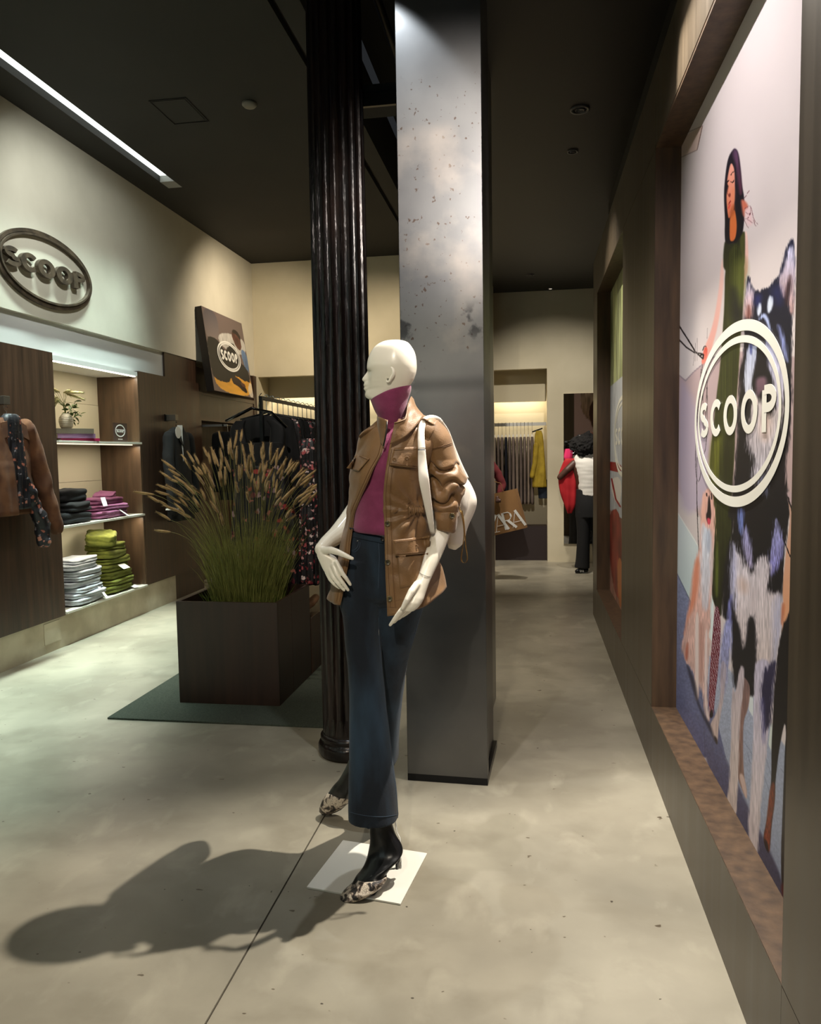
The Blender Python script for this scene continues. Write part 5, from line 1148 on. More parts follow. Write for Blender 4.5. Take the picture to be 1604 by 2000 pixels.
# front dress faces the room
D = at(503, 850, 5.12)
t = thing('strap_dress', 'black strap dress with red floral body facing out from the rack front', 'dress', (D.x, D.y, 1.7))
Cd = (D.x, D.y)
garment([(1.60, -.17, .20, .05), (1.5, -.19, .22, .06), (1.46, -.19, .22, .065), (1.42, -.2, .22, .065)], Cd, EX, EY, .06, velvet, 'bodice', t, 4, .008, 2)
garment([(1.44, -.19, .22, .065), (1.3, -.18, .22, .07), (1.1, -.2, .26, .08), (.8, -.24, .30, .09), (.52, -.27, .33, .10)], Cd, EX, EY, .07, flor2, 'skirt', t, 7, .02, 3)
for s_, e_ in ((-.17, -.12), (.19, .10)):
    garment([(1.755, e_-.035, e_+.035, .012), (1.70, (s_+e_)/2-.05, (s_+e_)/2+.05, .02), (1.58, s_*.75-.06, s_*.75+.06, .04)], Cd, EX, EY, .03, velvet, 'shoulder', t, 2, .003)
hg = thing('wide_hanger', 'wide glossy black hanger tilted at the front of the rack', 'hanger', (D.x, D.y, 1.8)); mb = MB()
mb.tube([at(441, 822, 5.10), at(462, 812, 5.10), at(492, 797, 5.10), at(504, 800, 5.12), at(530, 806, 5.14), at(560, 835, 5.16)], [.016, .020, .017, .014, .020, .016], 10, flat=.6); mb.build('arm', mat('gloss_black', (8, 8, 8), .12), hg, True)
mb = MB(); mb.tube([at(504, 800, 5.12), at(506, 786, 5.14), Vector((RX, 5.2, 1.935)), Vector((RX+.01, 5.21, 1.95))], .003, 6); mb.build('hook', chrome, hg)
gl = mat('black_satin', (10, 10, 12), .4)
rk = [velvet, gl, velvet, blk, velvet, gl, velvet, blk, velvet, velvet, gl, velvet, blk, velvet, velvet]
for i in range(15):
    y = 5.33+i*.125; o_x = RX
    rgt = .24 if i else .28
    mm = flor3 if i in (1, 4) else rk[i]
    z1_ = .62 if mm is flor3 else (.85+.2*((i*7) % 3))
    o = garment([(1.80, -.06, .06, .015), (1.77, -.19, .19, .022), (1.70, -.21, .21, .03), (1.3, -.2, rgt, .035), (z1_, -.23, rgt+.06, .045)], (o_x, y), EX, EY, .03, mm, 'hanging_garment', None, 5, .012, i)
    kind = 'pink floral dress' if mm is flor3 else ('glossy black blouse' if mm is gl else ('black knit top' if mm is blk else 'black velvet top'))
    tag(o, '%s on the rack, hanger %d back from the front post' % (kind, i+1) if False else '%s, %s garment behind the front post of the rack' % (kind, (ordw+['eleventh', 'twelfth', 'thirteenth', 'fourteenth', 'fifteenth'])[i] if i else 'first'), 'garment', 'garments on the black rack')
    h = thing('rack_hanger', 'black hanger with chrome hook, %s behind the front post of the black rack' % (ordw+['eleventh', 'twelfth', 'thirteenth', 'fourteenth', 'fifteenth'])[i].replace('bottom', 'first'), 'hanger', (o_x, y, 1.82), 'hangers on the black rack')
    mb = MB(); mb.tube([(o_x-.2, y, 1.775), (o_x, y, 1.82), (o_x+.2, y, 1.775)], .007, 6); mb.build('arm', blackm, h); mb = MB(); mb.tube([(o_x, y, 1.82), (o_x, y, 1.90), (o_x-.016, y, 1.92), (o_x-.012, y, 1.943), (o_x+.008, y, 1.948), (o_x+.02, y, 1.93)], .003, 6); mb.build('hook', chrome, h)
# right-hand floral dress seen at the column edge
D2 = at(597, 1000, 4.92)
o = garment([(1.62, -.06, .03, .03), (1.55, -.07, .05, .05), (1.3, -.08, .07, .06), (1.0, -.09, .08, .07), (.62, -.10, .09, .08)], (D2.x, D2.y+.15), EX, EY, .05, flor3, 'long_floral_dress', None, 9, .016, 8)
tag(o, 'long pink and black floral dress hanging beside the fluted column', 'dress', None)
t = MB().tube([at(588, 822, 5.05), at(592, 852, 5.05), at(597, 868, 5.05)], .008, 8).build('dress_strap', velvet, o) 
bx_ = thing('shoe_pair_box', 'tan shoes standing on the low plinth beside the column', 'shoes', (-1.62, 5.5, .4))
mb = MB(); mb.capsule([Vector((-1.60, 5.12, .43)), Vector((-1.58, 5.25, .45)), Vector((-1.57, 5.34, .47))], [.03, .034, .03], 10); fused('shoe', mb, .008, mat('tan_leather', (156, 112, 78), .5), bx_)
bx_.name = 'tan_shoes'
# ================================================================== BIG POSTER
def z7(x, y): return 1150+x/2.5, 200+y/2.5
def z8(x, y): return 1150+x/1.8182, 900+y/1.8182
def Q7(*p): return [z7(*q) for q in p]
def Q8(*p): return [z8(*q) for q in p]
def pxarr(X, Yg, Zg):
    d = np.stack([np.full_like(Yg, X), Yg, Zg-CAMH], 1); z = d @ np.array(CF); return 802+FPX*(d @ np.array(CR))/z, 1000-FPX*(d @ np.array(CU))/z
def zfr(ox, oy, s): return lambda *p: [(ox+x/s, oy+y/s) for x, y in p]
QA, QB, QC, QD, QE, QF = zfr(1380, 270, 8), zfr(1430, 450, 6.057), zfr(1310, 620, 5.127), zfr(1400, 960, 5), zfr(1310, 940, 3.707), zfr(1380, 1300, 4.167)
def poster1(Yg, Zg):
    X, Y = pxarr(XP, Yg, Zg); p = Painter(X, Y, (212, 200, 196)); S_ = p.soft; FUR = dict(fur=5, grain=.16, gf=(.8, .06)); BL = (22, 21, 26)
    p.C += ((X-1450)/120*6)[:, None]+(vnoise(X*.03, Y*.01)*6-3)[:, None]
    # far wall, panels, pavement
    S_(QC((60, 560), (80, 572), (150, 635), (210, 570), (300, 480), (420, 410), (520, 370), (700, 330), (1210, 395), (1340, 390), (1340, 2100), (60, 2100)), (182, 158, 158), (190, 164, 158), f=2, sm=1)
    S_(QC((75, 620), (150, 650), (260, 900), (400, 1200), (380, 1900), (60, 2000)), (176, 158, 170), (186, 172, 186), f=14)
    p.line(QC((76, 570), (150, 635), (230, 548), (320, 470), (420, 405), (510, 375)), 1.3, (150, 132, 138))
    S_(QE((20, 190), (45, 215), (190, 440), (215, 520), (200, 700), (150, 880), (36, 640), (20, 640)), (206, 212, 212), (190, 206, 206), f=1.5, sm=0)
    S_(QE((290, 820), (312, 840), (312, 1000), (300, 1160), (270, 1120)), (216, 228, 226), f=1, sm=0)
    S_(QF((-60, -100), (100, -60), (380, 240), (540, 520), (720, 760), (720, 1990), (640, 1900), (430, 1500), (330, 1300), (180, 980), (100, 640), (-60, 400)), (166, 172, 190), (140, 148, 166), f=3, sm=0, grain=.08, gf=(.5, .5))
    S_(QF((350, 120), (382, 160), (380, 420), (345, 360)), (212, 218, 216), f=1, sm=0); S_(QF((522, 480), (545, 470), (540, 660), (524, 690), (506, 640)), (208, 214, 206), f=1, sm=0); S_(QF((550, 60), (545, 280), (520, 260)), (206, 206, 214), f=1, sm=0)
    S_(QE((20, 635), (36, 640), (150, 880), (200, 1200), (330, 1700), (400, 2000), (240, 2000), (36, 1660), (20, 1640)), (134, 142, 170), (92, 96, 132), f=2, sm=0, grain=.10, gf=(.4, .4))
    S_(QF((-10, 400), (60, 560), (190, 820), (255, 960), (330, 1130), (430, 1330), (560, 1600), (620, 1760), (640, 1960), (500, 1800), (160, 1150), (-10, 820)), (98, 102, 134), (60, 58, 78), f=5, grain=.10, gf=(.4, .4))
    for a, b in (((60, 480), (190, 830)), ((310, 620), (385, 740)), ((330, 700), (360, 800)), ((470, 700), (530, 900)), ((470, 900), (540, 1100)), ((580, 800), (630, 870))): p.line(QF(a, b), .6, (108, 112, 132), .6)
    p.line(QE((236, 1600), (250, 2000)), .8, (80, 84, 110), .7); p.line(QE((36, 645), (150, 880)), .8, (100, 110, 130)); p.line(QE((42, 212), (200, 470)), 1, (226, 226, 220))
    # ceiling lamp
    S_(Q7((430, 185), (556, 115), (530, 232), (448, 272)), (196, 170, 156), (210, 186, 172), f=1, sm=0); p.line(Q7((440, 165), (556, 115), (530, 232), (448, 270)), .9, (132, 108, 98))
    # leash and hand
    K_ = (24, 20, 26)
    p.line(QC((78, 72), (180, 230), (250, 345), (325, 415)), 1.5, K_); p.line(QC((78, 215), (160, 300), (240, 352), (320, 365)), 1.5, K_)
    for a, b in (((370, 110), (366, 210)), ((268, 210), (266, 430)), ((240, 355), (226, 480)), ((250, 260), (246, 440))): p.line(QC(a, b), .5, (150, 138, 138))
    for q in (((320, 470), (300, 700), (290, 1100), (300, 1350), (330, 1390), (360, 1280), (370, 900), (366, 600), (352, 480)), ((340, 480), (318, 800), (340, 1300), (352, 1000), (362, 700)), ((306, 520), (250, 1250), (250, 1560), (275, 1660), (300, 1600), (312, 1450)), ((265, 1400), (262, 1800), (275, 2000))): p.line(QC(*chaik_open(q)), .55, (36, 32, 40))
    p.line(QE((190, 0), (192, 200), (202, 460), (207, 510)), .7, K_)
    # arms
    S_(Q7((655, 750), (645, 800), (638, 900), (615, 1050), (590, 1140), (566, 1195), (560, 1240), (566, 1285), (585, 1265), (602, 1200), (630, 1100), (652, 960), (662, 840)), (232, 196, 184), (216, 150, 138), f=3)
    S_(QC((330, 330), (350, 290), (372, 310), (366, 400), (345, 450), (318, 480), (308, 440), (322, 400)), (206, 74, 58), (226, 140, 124), f=2); p.line(QC((322, 330), (340, 286), (356, 292)), 1, K_); p.line(QC((300, 380), (330, 370), (325, 415)), 1.4, K_)
    S_(QB((150, 0), (180, 20), (195, 200), (190, 480), (165, 540), (145, 700), (130, 700), (140, 400)), (236, 198, 186), (216, 160, 146), f=2)
    # dress
    S_(QA((290, 1600), (340, 1640), (440, 1640), (520, 1520), (580, 1450), (600, 1470), (604, 1700), (590, 2100), (270, 2100), (262, 1850), (275, 1700)), (34, 36, 22), (44, 48, 26), f=3)
    S_(QA((530, 1520), (590, 1460), (600, 1480), (596, 2000), (560, 2000), (520, 1700)), (70, 72, 34), f=4)
    S_(QC((540, -120), (548, -560), (660, -790), (740, -560), (735, -300), (720, 0), (700, 200), (690, 400), (670, 700), (650, 1000), (640, 1400), (610, 1800), (600, 2200), (440, 2200), (400, 1900), (388, 1560), (400, 1350), (440, 1000), (470, 700), (490, 560), (510, 330), (525, 100)), (50, 54, 24), (46, 50, 14), f=2.5, grain=.35, gf=(.9, .008))
    S_(QB((30, 430), (150, 300), (140, 700), (110, 900), (60, 860)), (98, 104, 44), f=26); S_(QB((0, 640), (60, 800), (120, 1000), (100, 1100), (0, 1100)), (24, 24, 26), f=22)
    S_(QC((395, 1400), (440, 1150), (520, 1200), (500, 1500), (460, 1700), (400, 1640)), (96, 98, 28), f=14, grain=.3, gf=(1.2, .01)); S_(QC((520, 1200), (600, 1180), (620, 1400), (560, 1900), (500, 1900)), (34, 36, 14), f=14, grain=.4, gf=(1.2, .01))
    # legs of the dress lower part
    S_(QE((250, 150), (470, 150), (440, 420), (400, 700), (370, 900), (365, 1000), (320, 900), (296, 820), (306, 640), (325, 300)), (40, 44, 16), (28, 30, 14), f=2, grain=.5, gf=(1.3, .008))
    S_(QE((330, 430), (345, 440), (350, 800), (325, 860), (318, 700)), (76, 84, 30), f=6, grain=.4, gf=(1.5, .01))
    S_(QE((322, 905), (352, 905), (365, 1050), (352, 1300), (322, 1560), (308, 1700), (286, 1690), (276, 1600), (286, 1350), (306, 1100)), (92, 18, 40), (112, 18, 40), f=1.5)
    k = np.where((p.C[:, 0] > 78) & (p.C[:, 0] < 116) & (p.C[:, 1] < 30) & (p.C[:, 2] > 30) & (Y > 1180) & (X < 1412))[0]; sp_ = np.sin(X[k]*1.9+np.sin(Y[k]*.8)*1.6)*np.sin(Y[k]*1.15+X[k]*.5) > .42; p.C[k[sp_]] = (198, 170, 178)
    # hair, face
    S_(QA((440, 152), (490, 190), (520, 330), (545, 560), (560, 760), (590, 900), (600, 1150), (590, 1300), (570, 1480), (530, 1530), (500, 1600), (440, 1640), (300, 1660), (285, 1500), (292, 1300), (280, 1050), (275, 850), (290, 640), (320, 400), (355, 270), (400, 200)), (30, 24, 34), (16, 14, 20), f=2, grain=.25, gf=(1, .04))
    S_(QA((430, 160), (490, 200), (515, 380), (540, 600), (560, 860), (520, 900), (480, 600), (460, 400), (400, 260)), (84, 58, 84), (90, 44, 62), f=6, grain=.2, gf=(1.2, .03))
    S_(QA((375, 395), (410, 400), (440, 500), (446, 640), (446, 800), (440, 1000), (430, 1100), (390, 1200), (350, 1260), (335, 1200), (320, 1050), (312, 920), (325, 820), (345, 760), (322, 690), (340, 560)), (226, 156, 136), (206, 112, 76), f=2)
    S_(QA((372, 1200), (440, 1090), (470, 1250), (478, 1400), (460, 1540), (430, 1600), (390, 1612), (365, 1590), (362, 1400)), (196, 104, 52), (206, 106, 56), f=2); S_(QA((370, 1110), (440, 1000), (450, 1160), (400, 1230), (360, 1250)), (160, 78, 40), f=5, op=.7)
    S_(QA((395, 820), (440, 740), (442, 980), (420, 1000), (400, 900)), (212, 128, 92), f=6)
    for q, w_ in ((((386, 575), (402, 540), (432, 520)), .9), (((386, 680), (410, 690), (432, 655)), 1.1), (((324, 690), (350, 660)), .9), (((325, 740), (345, 750)), 1.0)): p.line(QA(*q), w_, (30, 16, 20))
    p.line(QA((345, 760), (330, 850), (350, 900)), .7, (150, 80, 62)); S_(QA((345, 870), (378, 850), (380, 910), (352, 930)), (126, 50, 40), f=1.5)
    S_(QA((340, 1040), (372, 965), (390, 985), (370, 1010), (345, 1050)), (140, 30, 38), f=1.2); S_(QA((334, 1080), (380, 1020), (384, 1040), (352, 1110), (338, 1112)), (200, 70, 60), f=1.2)
    S_(QA((540, 960), (590, 960), (650, 1040), (650, 1090), (600, 1130), (600, 1240), (570, 1200), (550, 1050)), (196, 108, 84), f=5)
    S_(QA((600, 1110), (690, 1080), (700, 1180), (740, 1320), (660, 1380), (610, 1280)), (228, 188, 188), f=8, op=.8)
    for q in (((580, 940), (620, 900), (680, 800)), ((600, 1100), (660, 1060), (700, 1060), (720, 1180), (750, 1290), (810, 1350)), ((690, 1090), (690, 1180), (640, 1260), (590, 1260)), ((590, 1270), (620, 1340), (655, 1400)), ((640, 1270), (680, 1290), (715, 1320)), ((740, 1280), (760, 1360), (780, 1370)), ((610, 1150), (640, 1180), (690, 1180))): p.line(QA(*chaik_open(q)), .55, (110, 44, 58), .9)
    # husky: silhouette
    NV = (24, 26, 52)
    S_(QB((188, 525), (215, 580), (262, 720), (300, 700), (330, 740), (360, 690), (420, 680), (470, 640), (510, 560), (550, 560), (600, 350), (650, 180), (715, 85), (738, 130), (752, 450), (742, 780), (716, 1040), (712, 1300), (700, 1600), (705, 2000), (90, 2000), (120, 1850), (140, 1300), (150, 1000), (160, 700)), NV, (20, 20, 26), f=2, fur=3)
    S_(QC((690, 300), (1205, 200), (1215, 900), (1190, 1250), (1150, 1500), (1170, 1750), (1230, 2100), (560, 2100), (620, 1800), (650, 1400), (690, 900)), BL, BL, f=3, fur=4)
    S_(QD((140, 0), (690, 0), (710, 250), (690, 420), (660, 600), (650, 960), (640, 1050), (600, 1400), (560, 1800), (480, 1960), (440, 2000), (160, 2000), (150, 1250), (60, 1250), (50, 1000), (90, 600), (150, 430)), BL, BL, f=3, fur=4)
    # ears inside, brows, blaze
    S_(QB((725, 180), (690, 200), (640, 330), (600, 470), (560, 560), (575, 680), (610, 820), (650, 700), (690, 560), (670, 760), (670, 900), (712, 1030), (735, 900), (745, 650), (745, 400)), (196, 196, 224), (190, 152, 144), f=4, **FUR)
    S_(QB((690, 500), (700, 620), (670, 760), (650, 900), (620, 830), (640, 700)), (60, 34, 36), f=10)
    S_(QB((195, 600), (235, 680), (265, 740), (240, 880), (225, 1040), (150, 1040), (148, 900), (165, 720)), (196, 190, 210), (190, 146, 136), f=4, **FUR); S_(QB((195, 860), (215, 960), (205, 1040), (180, 1040)), (90, 40, 34), f=8)
    S_(QB((335, 850), (352, 900), (345, 980), (315, 1015), (298, 960), (310, 880)), (214, 222, 236), f=3, fur=2); S_(QB((455, 760), (490, 800), (485, 890), (440, 990), (418, 950), (420, 820)), (214, 222, 234), f=3, fur=2)
    S_(QB((460, 700), (560, 640), (600, 820), (560, 900), (500, 800)), (36, 42, 96), f=20, op=.7); S_(QB((270, 780), (340, 760), (340, 840), (280, 900)), (46, 54, 130), f=14, op=.7)
    S_(QB((370, 980), (400, 990), (440, 1070), (470, 1190), (440, 1180), (410, 1090), (370, 1020), (320, 1070), (330, 1020)), (176, 188, 226), f=3, fur=2)
    S_(QB((540, 1100), (600, 1200), (640, 1380), (660, 1560), (630, 1540), (580, 1350), (565, 1200)), (150, 160, 214), f=6, fur=4)
    # muzzle
    S_(QC((800, 240), (830, 300), (865, 220), (855, 420), (830, 560), (812, 640), (818, 740), (830, 760), (760, 790), (735, 700), (745, 520), (770, 330)), (186, 194, 220), (206, 208, 218), f=3, fur=3, grain=.1)
    S_(QC((800, 250), (815, 250), (812, 380), (796, 350)), (40, 50, 120), f=5)
    S_(QC((950, 130), (1010, 200), (1070, 320), (1130, 480), (1140, 700), (1120, 900), (1060, 1000), (1040, 700), (1010, 560), (975, 520), (965, 380), (945, 250)), (170, 174, 206), (206, 196, 204), f=4, fur=4, grain=.12)
    S_(QC((860, 380), (960, 380), (980, 560), (1020, 640), (1000, 720), (900, 740), (850, 620)), (24, 22, 28), f=8)
    S_(QC((850, 640), (880, 600), (960, 590), (965, 700), (910, 780), (860, 800)), (130, 98, 110), (96, 72, 84), f=8); S_(QC((905, 740), (940, 740), (940, 860), (900, 840), (890, 780)), (26, 22, 28), f=4)
    S_(QC((830, 760), (900, 830), (960, 1000), (1080, 900), (1140, 880), (1090, 1100), (1040, 1280), (990, 1440), (950, 1560), (900, 1640), (860, 1680), (815, 1640), (850, 1420), (780, 1330), (765, 1180), (800, 1060)), (204, 190, 186), (196, 190, 200), f=4, fur=9, grain=.22, gf=(.9, .05))
    S_(QC((940, 940), (1000, 1010), (960, 1240), (910, 1180)), (206, 168, 140), f=24, op=.7)
    S_(QC((900, 1560), (960, 1580), (960, 1800), (900, 1700)), (120, 124, 150), f=10, fur=8)
    # chest tufts, white front
    S_(QD((215, 170), (255, 170), (265, 280), (245, 450), (225, 380), (212, 260)), (112, 128, 190), f=4, fur=5); S_(QD((280, 320), (320, 450), (345, 600), (355, 740), (330, 760), (280, 640), (250, 520), (260, 400)), (150, 150, 196), (160, 150, 180), f=4, fur=6, grain=.2, gf=(1, .1))
    S_(QD((578, 250), (620, 360), (660, 520), (640, 640), (590, 740), (540, 840), (510, 790), (520, 600), (555, 480), (565, 350)), (158, 160, 206), (130, 126, 190), f=4, fur=7, grain=.25, gf=(1, .1))
    S_(QD((160, 470), (200, 570), (300, 750), (350, 810), (400, 680), (460, 620), (510, 680), (520, 860), (480, 940), (560, 1010), (630, 960), (645, 1100), (630, 1350), (600, 1500), (570, 1700), (540, 1850), (440, 1990), (370, 1900), (380, 1500), (370, 1230), (300, 1230), (320, 1420), (270, 1560), (230, 1400), (190, 1260), (155, 1080), (140, 800)), (206, 198, 206), (206, 188, 180), f=5, fur=8, grain=.16, gf=(.9, .05))
    S_(QD((160, 480), (190, 600), (180, 900), (190, 1200), (150, 1050), (138, 760)), (176, 178, 214), f=10, fur=6, op=.8); S_(QD((560, 1050), (640, 1000), (630, 1300), (590, 1560), (540, 1760), (560, 1400)), (180, 182, 212), f=14, fur=6, op=.8)
    S_(QD((230, 830), (300, 900), (290, 1000), (220, 950)), (196, 166, 150), f=20, op=.8); S_(QD((330, 950), (400, 950), (380, 1200), (340, 1200)), (190, 176, 178), f=10, op=.6)
    S_(QD((320, 1230), (365, 1230), (380, 1500), (370, 1870), (330, 1830), (270, 1700), (280, 1480)), BL, f=4, fur=5); S_(QD((150, 1100), (190, 1270), (235, 1350), (225, 1700), (210, 1950), (160, 1900), (150, 1500)), BL, f=4, fur=4)
    # legs
    S_(QD((95, 1260), (130, 1240), (150, 1300), (150, 1500), (110, 1800), (80, 2000), (40, 1960), (20, 1700), (50, 1400)), (140, 144, 190), (150, 150, 176), f=3, fur=4, grain=.2, gf=(1, .15))
    S_(QD((140, 1000), (150, 1040), (145, 1300), (110, 1260), (115, 1120)), (120, 122, 180), f=4, fur=4)
    S_(QF((120, -60), (170, 0), (155, 120), (140, 280), (115, 400), (95, 560), (90, 640), (50, 570), (30, 490), (45, 445), (85, 380), (115, 260), (115, 120)), (160, 152, 170), (206, 180, 166), f=2, fur=1, grain=.08); S_(QF((60, 560), (92, 600), (90, 650), (70, 620)), (50, 40, 38), f=3)
    S_(QF((340, 120), (360, 200), (340, 360), (300, 450), (298, 700), (305, 900), (330, 1020), (328, 1100), (270, 960), (255, 900), (262, 600), (275, 300), (260, 60)), (124, 96, 92), (140, 106, 92), f=2, grain=.15); S_(QF((262, 880), (302, 880), (330, 1010), (330, 1105), (290, 1000)), (206, 178, 166), f=3)
    S_(QF((210, 150), (240, 240), (260, 60), (290, -20), (310, 60), (300, 200), (278, 420), (268, 640), (258, 880), (250, 1080), (244, 1245), (160, 1100), (182, 1020), (196, 700), (205, 420)), (186, 172, 178), (214, 196, 184), f=2, fur=2, grain=.1, gf=(.8, .05))
    S_(QF((390, 100), (400, -40), (480, -60), (560, 20), (550, 120), (530, 300), (505, 560), (470, 900), (440, 1160), (425, 1380), (422, 1580), (335, 1410), (350, 1150), (372, 800), (384, 500), (386, 250)), (186, 178, 196), (214, 198, 192), f=2.5, fur=2, grain=.1, gf=(.8, .05))
    S_(QF((470, 40), (560, -60), (575, 60), (545, 200), (535, 480), (500, 520), (470, 560), (448, 400), (450, 200)), (46, 42, 70), (34, 30, 54), f=4, fur=7); S_(QF((440, 250), (470, 300), (480, 560), (470, 660), (450, 520)), (90, 88, 140), f=8, fur=5, op=.7)
    # golden dog
    S_(QE((262, 50), (300, 70), (325, 200), (322, 420), (305, 560), (298, 800), (290, 1000), (282, 1200), (262, 1500), (286, 1720), (278, 1750), (245, 1700), (240, 1560), (215, 1500), (206, 1420), (204, 1590), (180, 1570), (172, 1400), (160, 1380), (135, 1330), (110, 1320), (70, 1190), (100, 1120), (120, 960), (148, 860), (165, 640), (200, 510), (215, 430), (224, 160), (240, 80)), (224, 172, 156), (206, 174, 166), f=2, fur=3, grain=.14, gf=(1, .08))
    S_(QE((170, 600), (205, 530), (210, 700), (180, 900), (120, 1000), (90, 1150), (140, 900)), (214, 128, 96), f=8, op=.8); S_(QE((235, 100), (255, 80), (250, 300), (222, 420), (228, 200)), (228, 176, 156), f=4)
    S_(QE((225, 300), (255, 330), (300, 360), (298, 600), (285, 800), (262, 960), (225, 900), (215, 700)), (206, 212, 222), (206, 198, 204), f=6, fur=4, grain=.12, gf=(1, .06)); S_(QE((262, 340), (296, 370), (290, 500), (262, 520)), (150, 160, 180), f=10, op=.6)
    S_(QE((180, 960), (206, 940), (206, 1300), (200, 1580), (180, 1560), (176, 1200)), (226, 208, 202), f=3); S_(QE((250, 1100), (270, 1050), (262, 1400), (258, 1600), (282, 1740), (255, 1700), (245, 1400)), (226, 208, 204), f=3); S_(QE((206, 1000), (240, 1050), (240, 1400), (215, 1480), (208, 1300)), (176, 130, 118), f=6, op=.7); S_(QE((110, 1200), (130, 1150), (125, 1300), (105, 1290)), (180, 104, 84), f=5)
    S_(QE((275, 100), (285, 110), (292, 200), (296, 260), (280, 320), (262, 290), (256, 240), (268, 220)), (22, 16, 22), f=2); S_(QE((262, 262), (292, 270), (288, 312), (270, 316)), (206, 64, 86), f=1.5); p.line(QE((262, 85), (262, 108)), 1.2, K_); p.line(QE((296, 90), (298, 130)), 1.2, K_)
    S_(QE((110, 1300), (180, 1440), (200, 1600), (250, 1700), (290, 1760), (330, 1900), (300, 1840), (200, 1640), (130, 1400)), (40, 40, 56), f=5, op=.85); S_(QE((300, 1640), (312, 1700), (290, 1720), (280, 1690)), (30, 16, 24), f=2)
    # arm and black dog at the right edge
    S_(QD((690, 0), (760, 0), (750, 700), (735, 1080), (715, 1190), (660, 1300), (630, 1400), (665, 1150), (640, 1000), (665, 700), (700, 420), (720, 250)), (196, 158, 140), (222, 158, 116), f=2); S_(QD((680, 0), (760, 0), (755, 250), (735, 200), (700, 60)), (186, 160, 160), f=2)
    S_(QD((640, 1080), (665, 1100), (650, 1260), (630, 1320)), (190, 96, 50), f=6); p.line(QD((700, 60), (740, 200), (755, 260)), 1.3, K_); p.line(QD((650, 450), (700, 590), (750, 700)), 1.2, K_)
    S_(QD((715, 1180), (670, 1260), (630, 1380), (600, 1550), (580, 1750), (565, 2000), (800, 2000), (800, 1000), (740, 1100)), (24, 20, 22), f=2, fur=2)
    S_(QF((560, 60), (700, 0), (700, 1990), (640, 1960), (600, 1700), (628, 1000), (640, 660), (650, 560), (640, 440), (600, 640), (580, 780), (560, 960), (560, 1100), (530, 1300), (515, 1540), (480, 1480), (460, 1400), (490, 1280), (520, 1050), (530, 900), (530, 640), (545, 380)), (24, 20, 22), (14, 10, 12), f=1.5)
    S_(QF((520, 960), (560, 940), (556, 1120), (530, 1280), (520, 1420), (515, 1530), (490, 1470), (462, 1400), (490, 1280)), (104, 46, 28), (124, 54, 30), f=3, grain=.25, gf=(1, .2)); S_(QF((470, 1400), (500, 1440), (512, 1540), (478, 1480)), (24, 16, 18), f=3)
    S_(QF((600, 1800), (640, 1750), (680, 1990), (640, 1960)), (84, 10, 14), f=6)
    return p.C
def chaik_open(P, n=2):
    P = [tuple(q) for q in P]
    for _ in range(n):
        Q = [P[0]]
        for a, b in zip(P[:-1], P[1:]): Q += [(a[0]*.75+b[0]*.25, a[1]*.75+b[1]*.25), (a[0]*.25+b[0]*.75, a[1]*.25+b[1]*.75)]
        P = Q+[P[-1]]
    return P
def wallprint(name, y0, y1, z0, z1_, X, nu, nv, fn, parent, dense=None):
    ys = y1+(y0-y1)*np.linspace(0, 1, nu+1); zs_ = z1_+(z0-z1_)*np.linspace(0, 1, nv+1)
    grid = [[(X, y, z_) for y in ys] for z_ in zs_]
    def cf_(u, v): return fn(y1+(y0-y1)*u, z1_+(z0-z1_)*v)
    return mkvc(name, grid, cf_, vcm, parent)
t = thing('wall_poster', 'tall recessed poster of a woman in green and dogs with an oval logo', 'poster', (XP, 2.7, .3))
wallprint('print', Y1a+.003, Y1b-.004, .3, 2.84, XP, 460, 720, poster1, t)
EL = Vector((0, -1, 0)); NX = Vector((-1, 0, 0)); cP = Vector((XP-.0012, 2.702, 1.611))
cream_v = mat('cream_vinyl', (236, 232, 216), .6)
ering(cP, EL, EZ, NX, .568, .285, .034, .0006, cream_v, t, 'outer_ring', 128); ering(cP+EL*-.0, EL, EZ, NX, .510, .243, .022, .0006, cream_v, t, 'inner_ring', 128)
wP = wordwidth('SCOOP', .25, .30); hP = .134
write('SCOOP', Vector((XP-.0012, 3.178, 1.547)), EL, EZ, NX, hP, .0006, .2, cream_v, t, (.945/hP-1.6*wordwidth('SCOOP', .2, 0))/4, xs=1.6)
def poster2(Yg, Zg):
    X, Y = pxarr(XP, Yg, Zg); p = Painter(X, Y, (190, 186, 190)); n = vnoise(Yg*14, Zg*3)[:, None]; n2 = vnoise(Yg*40, Zg*9)[:, None]
    zz = Zg[:, None]
    green = np.array((126, 132, 84.)) * (.5+n*.8) + n2*60; whitec = np.array((206, 210, 216.))*(.8+.25*n2); low = np.array((168, 124, 110.))*(.6+.6*n)
    C_ = np.where(zz > 2.05, green, np.where(zz > 1.0, whitec, low)); p.C = C_
    p.poly([(1180, 900), (1215, 905), (1215, 925), (1180, 915)], (150, 20, 24)); p.poly([(1190, 935), (1215, 930), (1213, 985), (1200, 980)], (236, 230, 222)); p.line([(1195, 935), (1203, 975), (1212, 990)], 1.6, (160, 20, 26))
    p.poly([(1185, 1000), (1215, 990), (1215, 1180), (1196, 1150)], (150, 60, 50), grain=.3); p.poly([(1183, 900), (1190, 900), (1192, 1160), (1184, 1150)], (150, 156, 190)); p.poly([(1205, 1090), (1216, 1090), (1216, 1190), (1208, 1180)], (196, 120, 70)); return p.C
t = thing('wall_poster', 'narrow view of the further recessed poster, green above white and red', 'poster', (XP, 5.8, .3))
wallprint('print', Y2a+.003, Y2b-.004, .3, 2.84, XP, 120, 330, poster2, t)
cP2 = Vector((XP-.0012, 5.85, 1.61)); ering(cP2, EL, EZ, NX, .568, .285, .034, .0006, cream_v, t, 'outer_ring'); ering(cP2, EL, EZ, NX, .510, .243, .022, .0006, cream_v, t, 'inner_ring')
